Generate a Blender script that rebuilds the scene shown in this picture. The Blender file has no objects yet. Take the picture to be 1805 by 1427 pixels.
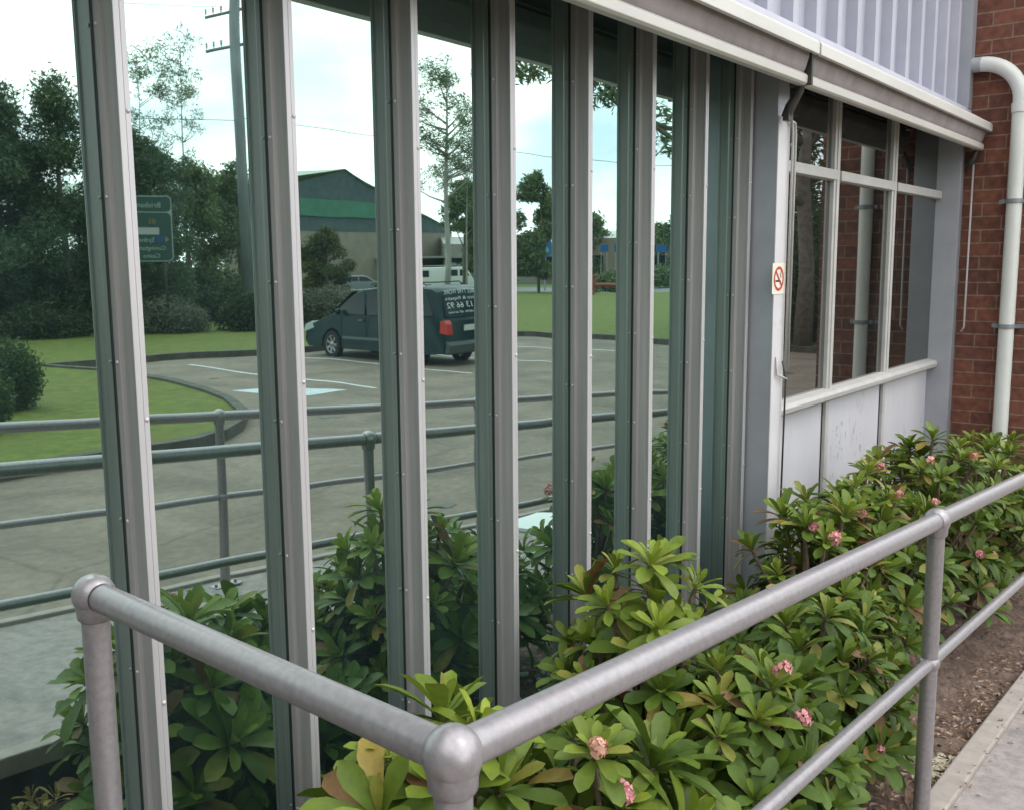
import bpy, bmesh, math, random
import numpy as np
from mathutils import Vector, Matrix

# ------------------------------------------------------------------ camera
S = bpy.context.scene
COL = S.collection
EYE = 2.2                                  # camera height above the car park; glass plane at Y = GL
f_px, pit, yaw, rol = 1723.4, math.radians(8.1155), math.radians(37.7874), math.radians(-0.4351)
fw = Vector((math.cos(yaw)*math.cos(pit), math.sin(yaw)*math.cos(pit), -math.sin(pit)))
rt = Vector((math.sin(yaw), -math.cos(yaw), 0)); up = rt.cross(fw)
R_ = rt*math.cos(rol) + up*math.sin(rol); U_ = up*math.cos(rol) - rt*math.sin(rol)
cd = bpy.data.cameras.new('camera'); cam = bpy.data.objects.new('camera', cd); COL.objects.link(cam)
cd.sensor_width = 36; cd.lens = f_px/1805*36; cd.clip_start = .05; cd.clip_end = 3000
m = Matrix.Identity(4)
for i in range(3):
    m[i][0] = R_[i]; m[i][1] = U_[i]; m[i][2] = -fw[i]
m[2][3] = EYE
cam.matrix_world = m
S.camera = cam
cd.dof.use_dof = False

# ------------------------------------------------------------------ sky and sun
SUN_EL, SUN_AZ = math.radians(56), math.radians(158)      # azimuth measured from +Y clockwise
w = bpy.data.worlds.new('World'); S.world = w; w.use_nodes = True
nt = w.node_tree; nt.nodes.clear()
N = nt.nodes.new; L = nt.links.new
out = N('ShaderNodeOutputWorld'); bg = N('ShaderNodeBackground'); sky = N('ShaderNodeTexSky')
sky.sky_type = 'NISHITA'; sky.sun_disc = False; sky.sun_elevation = SUN_EL; sky.sun_rotation = SUN_AZ
sky.air_density = 1.0; sky.dust_density = 2.0
tc = N('ShaderNodeTexCoord'); mp = N('ShaderNodeMapping'); mp.inputs['Scale'].default_value = (1, 1, 2.6)
mp.inputs['Location'].default_value = (.3, .1, .2)
no = N('ShaderNodeTexNoise'); no.inputs['Scale'].default_value = 2.6; no.inputs['Detail'].default_value = 7
no.inputs['Roughness'].default_value = .52
cr = N('ShaderNodeValToRGB'); cr.color_ramp.elements[0].position = .36; cr.color_ramp.elements[1].position = .56
mx = N('ShaderNodeMix'); mx.data_type = 'RGBA'
no2 = N('ShaderNodeTexNoise'); no2.inputs['Scale'].default_value = 5; no2.inputs['Detail'].default_value = 6
cr2 = N('ShaderNodeValToRGB'); cr2.color_ramp.elements[0].color = (27, 28.5, 29, 1); cr2.color_ramp.elements[1].color = (42, 42, 41, 1)
cr2.color_ramp.elements[0].position = .38; cr2.color_ramp.elements[1].position = .6
L(tc.outputs['Generated'], mp.inputs['Vector']); L(mp.outputs['Vector'], no.inputs['Vector']); L(mp.outputs['Vector'], no2.inputs['Vector'])
L(no.outputs['Fac'], cr.inputs['Fac']); L(no2.outputs['Fac'], cr2.inputs['Fac'])
L(cr.outputs['Color'], mx.inputs['Factor']); lf = N('ShaderNodeMix'); lf.data_type = 'RGBA'; lf.inputs['Factor'].default_value = .62; lf.inputs['B'].default_value = (24, 29, 33, 1)   # thin haze over the blue
L(sky.outputs['Color'], lf.inputs['A']); L(lf.outputs['Result'], mx.inputs['A']); L(cr2.outputs['Color'], mx.inputs['B'])
# clouds glow more on the side of the sun
sdv = (math.sin(SUN_AZ)*math.cos(math.radians(48)), math.cos(SUN_AZ)*math.cos(math.radians(48)), math.sin(math.radians(48)))
dp = N('ShaderNodeVectorMath'); dp.operation = 'DOT_PRODUCT'; dp.inputs[1].default_value = sdv; L(tc.outputs['Generated'], dp.inputs[0])
gr = N('ShaderNodeMapRange'); gr.inputs['From Min'].default_value = -1; gr.inputs['From Max'].default_value = 1; gr.inputs['To Min'].default_value = .30; gr.inputs['To Max'].default_value = 1.15
L(dp.outputs['Value'], gr.inputs['Value']); sc_ = N('ShaderNodeVectorMath'); sc_.operation = 'SCALE'; L(mx.outputs['Result'], sc_.inputs[0]); L(gr.outputs[0], sc_.inputs['Scale'])
L(sc_.outputs[0], bg.inputs['Color']); bg.inputs['Strength'].default_value = .13
L(bg.outputs['Background'], out.inputs['Surface'])
ld = bpy.data.lights.new('sun', 'SUN'); lo = bpy.data.objects.new('sun', ld); COL.objects.link(lo)
ld.energy = 1.2; ld.angle = math.radians(22); ld.color = (1, .95, .88)
sd = Vector((math.sin(SUN_AZ)*math.cos(SUN_EL), math.cos(SUN_AZ)*math.cos(SUN_EL), math.sin(SUN_EL)))
lo.rotation_euler = sd.to_track_quat('Z', 'Y').to_euler()
S.view_settings.view_transform = 'Standard'; S.view_settings.look = 'None'
S.view_settings.exposure = -0.66; S.view_settings.gamma = 1
S.render.engine = 'CYCLES'
S.cycles.max_bounces = 10; S.cycles.glossy_bounces = 6; S.cycles.sample_clamp_indirect = 6

rnd = random.Random(7)
GL = 1.873            # mirror glass plane
PI = math.pi
def PZ(x): return .78 - .0813*x      # ramp (path) surface height above the car park

# ------------------------------------------------------------------ materials
MATS = {}
def mat(name, col, rough=.6, metal=0., noise=None, bump=None, spec=.5, col2=None, attr=False, transl=0., stain=None, aniso=None):
    """noise=(scale, lo, hi) multiplies colour; col2 mixes by noise; bump=(scale, strength, dist)"""
    if name in MATS: return MATS[name]
    M = bpy.data.materials.new(name); M.use_nodes = True
    t = M.node_tree; b = t.nodes['Principled BSDF']; n = t.nodes.new; l = t.links.new
    b.inputs['Base Color'].default_value = (*col, 1); b.inputs['Roughness'].default_value = rough
    b.inputs['Metallic'].default_value = metal; b.inputs['Specular IOR Level'].default_value = spec
    co = n('ShaderNodeTexCoord'); src = None
    rgb = n('ShaderNodeRGB'); rgb.outputs[0].default_value = (*col, 1); src = rgb.outputs[0]
    if attr:
        a = n('ShaderNodeAttribute'); a.attribute_name = 'hue'; src = a.outputs['Color']
    vec = co.outputs['Object']
    if aniso:
        mpp = n('ShaderNodeMapping'); mpp.inputs['Scale'].default_value = aniso; l(vec, mpp.inputs['Vector']); vec = mpp.outputs['Vector']
    if noise or col2:
        nn = n('ShaderNodeTexNoise'); nn.inputs['Scale'].default_value = noise[0]; nn.inputs['Detail'].default_value = 8
        nn.inputs['Roughness'].default_value = .62
        l(vec, nn.inputs['Vector'])
        mr = n('ShaderNodeMapRange'); mr.inputs['From Min'].default_value = .3; mr.inputs['From Max'].default_value = .7
        l(nn.outputs['Fac'], mr.inputs['Value'])
        if col2:
            mr.inputs['To Min'].default_value = 0; mr.inputs['To Max'].default_value = 1
            q = n('ShaderNodeMix'); q.data_type = 'RGBA'; l(mr.outputs[0], q.inputs['Factor']); l(src, q.inputs['A'])
            q.inputs['B'].default_value = (*col2, 1); src = q.outputs['Result']
        else:
            mr.inputs['To Min'].default_value = noise[1]; mr.inputs['To Max'].default_value = noise[2]
            q = n('ShaderNodeVectorMath'); q.operation = 'SCALE'; l(src, q.inputs[0]); l(mr.outputs[0], q.inputs['Scale']); src = q.outputs[0]
    if stain:
        nn = n('ShaderNodeTexNoise'); nn.inputs['Scale'].default_value = stain[0]; nn.inputs['Detail'].default_value = 10; nn.inputs['Roughness'].default_value = .7
        l(vec, nn.inputs['Vector'])
        mr = n('ShaderNodeMapRange'); mr.inputs['From Min'].default_value = stain[1]; mr.inputs['From Max'].default_value = stain[2]; l(nn.outputs['Fac'], mr.inputs['Value'])
        q = n('ShaderNodeMix'); q.data_type = 'RGBA'; l(mr.outputs[0], q.inputs['Factor']); l(src, q.inputs['A']); q.inputs['B'].default_value = (*stain[3], 1); src = q.outputs['Result']
    l(src, b.inputs['Base Color'])
    if bump:
        bn = n('ShaderNodeTexNoise'); bn.inputs['Scale'].default_value = bump[0]; bn.inputs['Detail'].default_value = 5
        l(vec, bn.inputs['Vector'])
        bb = n('ShaderNodeBump'); bb.inputs['Strength'].default_value = bump[1]; bb.inputs['Distance'].default_value = bump[2]
        l(bn.outputs['Fac'], bb.inputs['Height']); l(bb.outputs['Normal'], b.inputs['Normal'])
    if transl:
        tr = n('ShaderNodeBsdfTranslucent'); l(src, tr.inputs['Color']); ms = n('ShaderNodeMixShader'); ms.inputs[0].default_value = transl
        o = t.nodes['Material Output']; l(b.outputs[0], ms.inputs[1]); l(tr.outputs[0], ms.inputs[2]); l(ms.outputs[0], o.inputs['Surface'])
    MATS[name] = M
    return M

ALU = mat('aluminium', (.38, .345, .34), .45, .25, noise=(14, .72, 1.2), aniso=(1, 1, .05), bump=(60, .06, .002))
ALU_T = mat('aluminium_tip', (.56, .53, .54), .42, .35, noise=(14, .88, 1.06), aniso=(1, 1, .08))
GASKET = mat('gasket', (.025, .028, .03), .6)
GALV = mat('galvanised', (.335, .305, .315), .36, .5, noise=(75, .84, 1.10), bump=(160, .12, .001), stain=(55, .63, .70, (.20, .20, .215)))
SIDE_GREY = mat('shaded_side_grey', (.44, .44, .48), .5, .5, noise=(4, .9, 1.08))  # grey of the shaded left-facing sides, put into the colour
CLAD = mat('cladding', (.43, .42, .49), .5, 0, noise=(3, .9, 1.06), bump=(30, .04, .002))
WHITE = mat('white_paint', (.60, .57, .58), .55, 0, noise=(5, .9, 1.05), stain=(7, .62, .74, (.42, .40, .38)))
PANEL = mat('panel_white', (.55, .53, .56), .5, 0, noise=(2.5, .9, 1.06), stain=(6, .58, .74, (.27, .26, .26)), aniso=(1, 1, .35))
FRAMEP = mat('frame_paint', (.48, .455, .435), .5, .15, noise=(8, .9, 1.08), stain=(25, .62, .75, (.27, .26, .24)))
AWLIP = mat('awning_bar', (.59, .555, .515), .42, .2, noise=(6, .9, 1.05), aniso=(.3, 1, 1), stain=(30, .66, .76, (.4, .38, .33)))
FABRIC = mat('awning_fabric', (.29, .25, .25), .85, 0, noise=(9, .8, 1.15), bump=(200, .2, .001))
DARKM = mat('dark_metal', (.07, .065, .06), .5, .4, noise=(20, .7, 1.3))
SOFFIT = mat('soffit', (.06, .06, .062), .8)
PIPE = mat('pipe_white', (.66, .66, .62), .4, 0, noise=(6, .93, 1.04))
CLAMP = mat('clamp_grey', (.26, .27, .28), .5, .4)
CONC = mat('concrete_path', (.31, .265, .25), .85, 0, noise=(22, .72, 1.2), bump=(120, .5, .004), stain=(4.2, .52, .72, (.19, .165, .155)))
KERB = mat('concrete_kerb', (.35, .30, .265), .85, 0, noise=(14, .8, 1.12), bump=(60, .3, .004))
KERBD = mat('concrete_kerb_dark', (.085, .08, .065), .9, 0, noise=(5, .6, 1.4))  # darker concrete than the ramp edging
SOIL = mat('soil', (.15, .098, .075), .95, 0, noise=(11, .55, 1.5), bump=(28, .9, .03), stain=(18, .58, .7, (.20, .15, .11)))
GRASS = mat('grass', (.108, .138, .010), .9, 0, noise=(5, .55, 1.35), bump=(35, .8, .03), stain=(.9, .45, .7, (.125, .13, .022)))
FARGR = mat('far_grass', (.09, .125, .035), .95, 0, noise=(.3, .8, 1.2))
ASPH = mat('asphalt', (.16, .16, .165), .8, 0, noise=(2, .85, 1.15))
PAINT = mat('line_paint', (.62, .64, .66), .7, 0, noise=(18, .78, 1.08), stain=(22, .62, .7, (.3, .3, .29)))
DARKBODY = mat('building_body', (.25, .25, .26), .8)

def car_park_mat():
    M = bpy.data.materials.new('car_park_concrete'); M.use_nodes = True; t = M.node_tree; b = t.nodes['Principled BSDF']; n = t.nodes.new; l = t.links.new
    co = n('ShaderNodeTexCoord')
    a = n('ShaderNodeTexNoise'); a.inputs['Scale'].default_value = .8; a.inputs['Detail'].default_value = 12; a.inputs['Roughness'].default_value = .62; a.inputs['Distortion'].default_value = .6
    c = n('ShaderNodeTexNoise'); c.inputs['Scale'].default_value = 9; c.inputs['Detail'].default_value = 8; c.inputs['Roughness'].default_value = .75
    l(co.outputs['Object'], a.inputs['Vector']); l(co.outputs['Object'], c.inputs['Vector'])
    r = n('ShaderNodeValToRGB'); e = r.color_ramp.elements
    e[0].position = .34; e[0].color = (.135, .103, .080, 1); e[1].position = .64; e[1].color = (.225, .178, .138, 1)
    l(a.outputs['Fac'], r.inputs['Fac'])
    mr = n('ShaderNodeMapRange'); mr.inputs['From Min'].default_value = .3; mr.inputs['From Max'].default_value = .7; mr.inputs['To Min'].default_value = .70; mr.inputs['To Max'].default_value = 1.22
    l(c.outputs['Fac'], mr.inputs['Value'])
    sc = n('ShaderNodeVectorMath'); sc.operation = 'SCALE'; l(r.outputs['Color'], sc.inputs[0]); l(mr.outputs[0], sc.inputs['Scale'])
    # wandering cracks
    v = n('ShaderNodeTexVoronoi'); v.feature = 'DISTANCE_TO_EDGE'; v.inputs['Scale'].default_value = .22
    wn = n('ShaderNodeTexNoise'); wn.inputs['Scale'].default_value = 1.2; wn.inputs['Detail'].default_value = 6
    vm = n('ShaderNodeMix'); vm.data_type = 'RGBA'; vm.inputs['Factor'].default_value = .22
    l(co.outputs['Object'], wn.inputs['Vector']); l(co.outputs['Object'], vm.inputs['A']); l(wn.outputs['Color'], vm.inputs['B']); l(vm.outputs['Result'], v.inputs['Vector'])
    ck = n('ShaderNodeMapRange'); ck.inputs['From Min'].default_value = .0; ck.inputs['From Max'].default_value = .004; ck.inputs['To Min'].default_value = .72; ck.inputs['To Max'].default_value = 1
    l(v.outputs['Distance'], ck.inputs['Value'])
    s2 = n('ShaderNodeVectorMath'); s2.operation = 'SCALE'; l(sc.outputs[0], s2.inputs[0]); l(ck.outputs[0], s2.inputs['Scale'])
    l(s2.outputs[0], b.inputs['Base Color']); b.inputs['Roughness'].default_value = .85
    bb = n('ShaderNodeBump'); bb.inputs['Strength'].default_value = .3; bb.inputs['Distance'].default_value = .01; l(c.outputs['Fac'], bb.inputs['Height']); l(bb.outputs[0], b.inputs['Normal'])
    return M
CARPARK = car_park_mat()

def brick_mat():
    M = bpy.data.materials.new('red_brick'); M.use_nodes = True; t = M.node_tree; b = t.nodes['Principled BSDF']; n = t.nodes.new; l = t.links.new
    co = n('ShaderNodeTexCoord'); sp = n('ShaderNodeSeparateXYZ'); cb = n('ShaderNodeCombineXYZ'); ad = n('ShaderNodeMath'); ad.operation = 'ADD'
    l(co.outputs['Object'], sp.inputs[0]); l(sp.outputs['X'], ad.inputs[0]); l(sp.outputs['Y'], ad.inputs[1]); l(ad.outputs[0], cb.inputs['X']); l(sp.outputs['Z'], cb.inputs['Y'])
    br = n('ShaderNodeTexBrick'); br.inputs['Scale'].default_value = 1; br.inputs['Brick Width'].default_value = .24; br.inputs['Row Height'].default_value = .086
    br.inputs['Mortar Size'].default_value = .0055; br.inputs['Mortar Smooth'].default_value = .3; br.inputs['Bias'].default_value = -.1
    br.inputs['Color1'].default_value = (.19, .068, .042, 1); br.inputs['Color2'].default_value = (.11, .043, .030, 1); br.inputs['Mortar'].default_value = (.23, .145, .11, 1)
    l(cb.outputs[0], br.inputs['Vector'])
    no_ = n('ShaderNodeTexNoise'); no_.inputs['Scale'].default_value = 22; no_.inputs['Detail'].default_value = 7; l(co.outputs['Object'], no_.inputs['Vector'])
    mr = n('ShaderNodeMapRange'); mr.inputs['From Min'].default_value = .3; mr.inputs['From Max'].default_value = .7; mr.inputs['To Min'].default_value = .68; mr.inputs['To Max'].default_value = 1.3; l(no_.outputs['Fac'], mr.inputs['Value'])
    sc = n('ShaderNodeVectorMath'); sc.operation = 'SCALE'; l(br.outputs['Color'], sc.inputs[0]); l(mr.outputs[0], sc.inputs['Scale']); l(sc.outputs[0], b.inputs['Base Color'])
    b.inputs['Roughness'].default_value = .88
    mh = n('ShaderNodeMath'); mh.operation = 'MULTIPLY'; mh.inputs[1].default_value = -1; l(br.outputs['Fac'], mh.inputs[0])
    b1 = n('ShaderNodeBump'); b1.inputs['Strength'].default_value = .7; b1.inputs['Distance'].default_value = .006; l(mh.outputs[0], b1.inputs['Height'])
    b2 = n('ShaderNodeBump'); b2.inputs['Strength'].default_value = .3; b2.inputs['Distance'].default_value = .003; l(no_.outputs['Fac'], b2.inputs['Height']); l(b1.outputs[0], b2.inputs['Normal']); l(b2.outputs[0], b.inputs['Normal'])
    return M
BRICK = brick_mat()

def mirror_mat(name, col, wave, rough=.012):
    M = bpy.data.materials.new(name); M.use_nodes = True; t = M.node_tree; b = t.nodes['Principled BSDF']; n = t.nodes.new; l = t.links.new
    b.inputs['Base Color'].default_value = (*col, 1); b.inputs['Metallic'].default_value = 1; b.inputs['Roughness'].default_value = rough
    b.inputs['Specular Tint'].default_value = (*[min(1, c*1.35) for c in col], 1)
    co = n('ShaderNodeTexCoord'); mp_ = n('ShaderNodeMapping'); mp_.inputs['Scale'].default_value = (1, 1, .7)
    a = n('ShaderNodeTexNoise'); a.inputs['Scale'].default_value = 3.2; a.inputs['Detail'].default_value = .5
    l(co.outputs['Object'], mp_.inputs[0]); l(mp_.outputs[0], a.inputs['Vector'])
    bb = n('ShaderNodeBump'); bb.inputs['Strength'].default_value = wave; bb.inputs['Distance'].default_value = .01
    l(a.outputs['Fac'], bb.inputs['Height']); l(bb.outputs[0], b.inputs['Normal'])
    return M
def film(M, col, lo, hi):
    """thin uneven dust film on the glass"""
    t = M.node_tree; n = t.nodes.new; l = t.links.new; b = t.nodes['Principled BSDF']; o = t.nodes['Material Output']
    co = n('ShaderNodeTexCoord'); mp_ = n('ShaderNodeMapping'); mp_.inputs['Scale'].default_value = (2.2, 1, .8); a = n('ShaderNodeTexNoise'); a.inputs['Scale'].default_value = 3; a.inputs['Detail'].default_value = 9; a.inputs['Roughness'].default_value = .7
    l(co.outputs['Object'], mp_.inputs[0]); l(mp_.outputs[0], a.inputs['Vector'])
    mr = n('ShaderNodeMapRange'); mr.inputs['From Min'].default_value = .3; mr.inputs['From Max'].default_value = .75; mr.inputs['To Min'].default_value = lo; mr.inputs['To Max'].default_value = hi; l(a.outputs['Fac'], mr.inputs['Value'])
    d = n('ShaderNodeBsdfDiffuse'); d.inputs['Color'].default_value = (*col, 1); m_ = n('ShaderNodeMixShader'); l(mr.outputs[0], m_.inputs[0]); l(b.outputs[0], m_.inputs[1]); l(d.outputs[0], m_.inputs[2]); l(m_.outputs[0], o.inputs['Surface'])
MIRROR = mirror_mat('tinted_mirror_glass', (.465, .60, .555), .10); film(MIRROR, (.20, .34, .36), .012, .055)
DIMGLASS = mirror_mat('dim_window_glass', (.43, .44, .43), .03); film(DIMGLASS, (.2, .24, .24), .01, .06)

# ------------------------------------------------------------------ mesh helpers
class MB:
    def __init__(s): s.v = []; s.f = []; s.mi = []; s.ms = []; s.cur = 0
    def use(s, m_):
        if m_ not in s.ms: s.ms.append(m_)
        s.cur = s.ms.index(m_); return s
    def add(s, vs, fs):
        k = len(s.v); s.v += [tuple(p) for p in vs]; s.f += [tuple(i+k for i in q) for q in fs]; s.mi += [s.cur]*len(fs); return s
    def box(s, x0, x1, y0, y1, z0, z1):
        return s.add([(x0,y0,z0),(x1,y0,z0),(x1,y1,z0),(x0,y1,z0),(x0,y0,z1),(x1,y0,z1),(x1,y1,z1),(x0,y1,z1)],
                     [(0,3,2,1),(4,5,6,7),(0,1,5,4),(1,2,6,5),(2,3,7,6),(3,0,4,7)])
    def prism(s, prof, a, b, axis='z'):
        """profile polygon (ccw) swept between a and b along axis"""
        n = len(prof)
        def pt(p, t):
            return (p[0], p[1], t) if axis == 'z' else ((t, p[0], p[1]) if axis == 'x' else (p[0], t, p[1]))
        vs = [pt(p, a) for p in prof] + [pt(p, b) for p in prof]
        fs = [tuple(range(n))[::-1], tuple(range(n, 2*n))] + [(i, (i+1) % n, (i+1) % n+n, i+n) for i in range(n)]
        return s.add(vs, fs)
    def tube(s, pts, r, seg=20, cap=True):
        pts = [Vector(p) for p in pts]; n = len(pts); rs = r if isinstance(r, (list, tuple)) else [r]*n
        t0 = (pts[1]-pts[0]).normalized(); u = t0.orthogonal().normalized(); vs = []; 
        for i, p in enumerate(pts):
            t = (pts[min(i+1, n-1)]-pts[max(i-1, 0)]).normalized(); u = (u - t*u.dot(t)).normalized(); v = t.cross(u)
            for k in range(seg):
                a = 2*PI*k/seg; vs.append(p + (u*math.cos(a)+v*math.sin(a))*rs[i])
        fs = [(i*seg+k, i*seg+(k+1) % seg, (i+1)*seg+(k+1) % seg, (i+1)*seg+k) for i in range(n-1) for k in range(seg)]
        if cap: fs += [tuple(range(seg))[::-1], tuple((n-1)*seg+k for k in range(seg))]
        return s.add(vs, fs)
    def ball(s, c, r, seg=20, rings=12, sc=(1,1,1), jit=0, zmin=-1):
        vs = []; fs = []
        for i in range(rings+1):
            a = PI*i/rings
            for k in range(seg):
                b = 2*PI*k/seg; q = 1+jit*(rnd.random()-.5)
                vs.append((c[0]+r*sc[0]*q*math.sin(a)*math.cos(b), c[1]+r*sc[1]*q*math.sin(a)*math.sin(b), c[2]+r*sc[2]*q*math.cos(a)))
        for i in range(rings):
            for k in range(seg): fs.append((i*seg+k, (i+1)*seg+k, (i+1)*seg+(k+1) % seg, i*seg+(k+1) % seg))
        return s.add(vs, fs)
    def lathe(s, prof, c=(0,0,0), seg=24, axis='z'):
        vs = []; n = len(prof)
        for (r, h) in prof:
            for k in range(seg):
                a = 2*PI*k/seg
                q = (r*math.cos(a), r*math.sin(a), h)
                if axis == 'x': q = (q[2], q[0], q[1])
                if axis == 'y': q = (q[0], q[2], q[1])
                vs.append((c[0]+q[0], c[1]+q[1], c[2]+q[2]))
        fs = [(i*seg+k, i*seg+(k+1) % seg, (i+1)*seg+(k+1) % seg, (i+1)*seg+k) for i in range(n-1) for k in range(seg)]
        return s.add(vs, fs)
    def build(s, name, material=None, parent=None, smooth=False, bevel=0, recalc=True, autos=None):
        me = bpy.data.meshes.new(name); me.from_pydata(s.v, [], s.f)
        for m_ in ([material] if material else s.ms): me.materials.append(m_)
        if not material: me.polygons.foreach_set('material_index', s.mi)
        if recalc:
            b = bmesh.new(); b.from_mesh(me); bmesh.ops.recalc_face_normals(b, faces=b.faces); b.to_mesh(me); b.free()
        if smooth: me.polygons.foreach_set('use_smooth', [True]*len(me.polygons))
        me.update()
        if autos is not None: me.set_sharp_from_angle(angle=math.radians(autos))
        o = bpy.data.objects.new(name, me); COL.objects.link(o)
        if parent: o.parent = parent
        if bevel:
            md = o.modifiers.new('bevel', 'BEVEL'); md.width = bevel; md.segments = 2; md.limit_method = 'ANGLE'
        return o
def tag(o, label=None, cat=None, group=None, kind=None):
    if label: o['label'] = label
    if cat: o['category'] = cat
    if group: o['group'] = group
    if kind: o['kind'] = kind
    return o
def thing(name, label, cat, loc=(0,0,0), rz=0, group=None, kind=None):
    o = bpy.data.objects.new(name, None); COL.objects.link(o); o.location = loc; o.rotation_euler = (0, 0, rz); o.empty_display_size = .1
    return tag(o, label, cat, group, kind)
def copy_tree(o, label=None, loc=None, rz=None):
    c = o.copy(); COL.objects.link(c)
    if label: c['label'] = label
    if loc is not None: c.location = loc
    if rz is not None: c.rotation_euler = (0, 0, rz)
    for ch in list(o.children):
        d = ch.copy(); COL.objects.link(d); d.parent = c
        for g in list(ch.children):
            e = g.copy(); COL.objects.link(e); e.parent = d
    return c
def text_mesh(s, size, extr=.001):
    cu = bpy.data.curves.new('lettering', 'FONT'); cu.body = s; cu.size = size; cu.extrude = extr; cu.resolution_u = 3
    o = bpy.data.objects.new('lettering', cu); me = bpy.data.meshes.new_from_object(o)
    vs = [tuple(v.co) for v in me.vertices]; fs = [tuple(p.vertices) for p in me.polygons]
    bpy.data.objects.remove(o); return vs, fs

# ------------------------------------------------------------------ ground
def sheet(poly, z, name, material, label=None, thick=0, kind='structure'):
    me = bpy.data.meshes.new(name); b = bmesh.new()
    f_ = b.faces.new([b.verts.new((x, y, z)) for x, y in poly]); bmesh.ops.triangulate(b, faces=[f_])
    if thick:
        r = bmesh.ops.extrude_face_region(b, geom=b.faces[:]); bmesh.ops.translate(b, verts=[v for v in r['geom'] if isinstance(v, bmesh.types.BMVert)], vec=(0, 0, thick))
    bmesh.ops.recalc_face_normals(b, faces=b.faces)
    if not thick and b.faces[0:] and sum(q.normal.z for q in b.faces) < 0: bmesh.ops.reverse_faces(b, faces=b.faces)
    b.to_mesh(me); b.free(); me.materials.append(material); o = bpy.data.objects.new(name, me); COL.objects.link(o)
    return tag(o, label, None, None, kind)
g = MB(); g.add([(-1500,-1500,-.03),(1500,-1500,-.03),(1500,1500,-.03),(-1500,1500,-.03)], [(0,1,2,3)])
tag(g.build('ground', FARGR), 'far grassy ground reaching the horizon', kind='structure')
carp = [(-14,-6.9),(4.7,-6.75),(6.4,-6.7),(7.0,-6.72),(7.6,-6.95),(8.2,-7.4),(8.9,-8.2),(9.5,-9.4),(9.9,-10.6),(10.35,-12.3),(10.6,-13.6),(10.9,-15.4),(10.6,-17.4),
        (12.05,-17.35),(13.8,-16.9),(15.6,-16.4),(17.5,-15.9),(20.5,-15.7),(23.6,-15.6),(24.5,-15.0),(24.75,-13.5),(24.7,-11.7),(24.2,-9.2),(23.6,-5),(23.2,14),(-14,14)]
sheet(carp, 0.0, 'car_park', CARPARK, 'worn concrete car park surface with stains and cracks')
lawn = carp[:24] + [(23.2,14),(60,14),(64,-24),(62.2,-45.6),(56,-62),(44,-90),(-40,-90),(-40,-6.9)]
# lawn polygon runs outside the car-park edge
lawn = [(-40,-6.9)] + carp[:25] + [(60,14),(64,-24),(62.2,-45.6),(56,-62),(44,-90),(-40,-90)]
sheet(lawn, -.02, 'lawn', GRASS, 'green mown lawn around the car park', thick=.13)
# kerb following the car-park edge
kb = MB(); path = carp[0:25]
def offset(path, d):
    r = []
    for i, p in enumerate(path):
        a = Vector(path[max(i-1, 0)]); c = Vector(path[min(i+1, len(path)-1)]); t = (c-a).normalized(); nrm = Vector((t.y, -t.x)); r.append(Vector(p)+nrm*d)
    return r
inn = offset(path, -.09); outp = offset(path, .09)
for i in range(len(path)-1):
    a, b, c, d = inn[i], inn[i+1], outp[i+1], outp[i]
    kb.add([(a.x,a.y,-.02),(b.x,b.y,-.02),(c.x,c.y,-.02),(d.x,d.y,-.02),(a.x,a.y,.15),(b.x,b.y,.15),(c.x,c.y,.15),(d.x,d.y,.15)],
           [(4,5,6,7),(0,1,5,4),(2,3,7,6)] + ([(0,3,7,4)] if i == 0 else []) + ([(1,2,6,5)] if i == len(path)-2 else []))
tag(kb.build('kerb', KERBD), 'dark concrete kerb round the car park', kind='structure')
# road
rd = [(64.2,14),(64.4,-24),(62.8,-45.6),(56.8,-62),(44.8,-91),(58,-95),(75,-58),(82,-30),(82,14)]
sheet(rd, .0, 'road', ASPH, 'grey road beyond the lawn')
# line markings on the car park
def strip(x0, y0, x1, y1, w_, z=.004):
    t = Vector((x1-x0, y1-y0)).normalized(); n_ = Vector((-t.y, t.x))*w_/2; b = MB()
    b.add([(x0+n_.x, y0+n_.y, z), (x0-n_.x, y0-n_.y, z), (x1-n_.x, y1-n_.y, z), (x1+n_.x, y1+n_.y, z)], [(0,1,2,3)]); return b
for (q, lb) in (((12.93,-15.6,12.56,-9.2,.10), 'white bay line left of the painted square'), ((15.68,-15.2,15.55,-9.3,.10), 'white bay line on the near side of the parked van'),
                ((18.35,-15.4,18.2,-9.2,.10), 'white bay line on the far side of the parked van'), ((21.2,-15.3,21.4,-9.3,.10), 'white bay line nearest the far kerb')):
    b = strip(*q); o = b.build('parking_line', PAINT); tag(o, lb, None, 'painted parking bay lines', 'structure')
b = MB(); z = .004
b.add([(10.75,-11.0,z),(11.55,-10.85,z),(12.0,-9.4,z),(11.1,-9.4,z)], [(0,1,2,3)])
b.build('parking_symbol', mat('blue_paint', (.50, .55, .58), .7, 0, noise=(9, .8, 1.1), stain=(14, .56, .66, (.62,.65,.66))))['kind'] = 'structure'
for i in range(26):
    x, y = rnd.uniform(2, 23), rnd.uniform(-15, -1.5); rr = rnd.uniform(.05, .28)
    if (x < 8.5 and y < -6) or (x < 11.5 and y < -9): continue
    b = MB(); n = 14; b.add([(x, y, .005)]+[(x+rr*math.cos(k*2*PI/n)*rnd.uniform(.6, 1.1), y+rr*math.sin(k*2*PI/n)*rnd.uniform(.6, 1.1)*.8, .005) for k in range(n)], [(0, 1+k, 1+(k+1) % n) for k in range(n)])
    tag(b.build('oil_stain', mat('oil', (.085, .075, .065), .6), recalc=False), 'dark oil spots on the car park', None, 'oil spots', 'structure')
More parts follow.
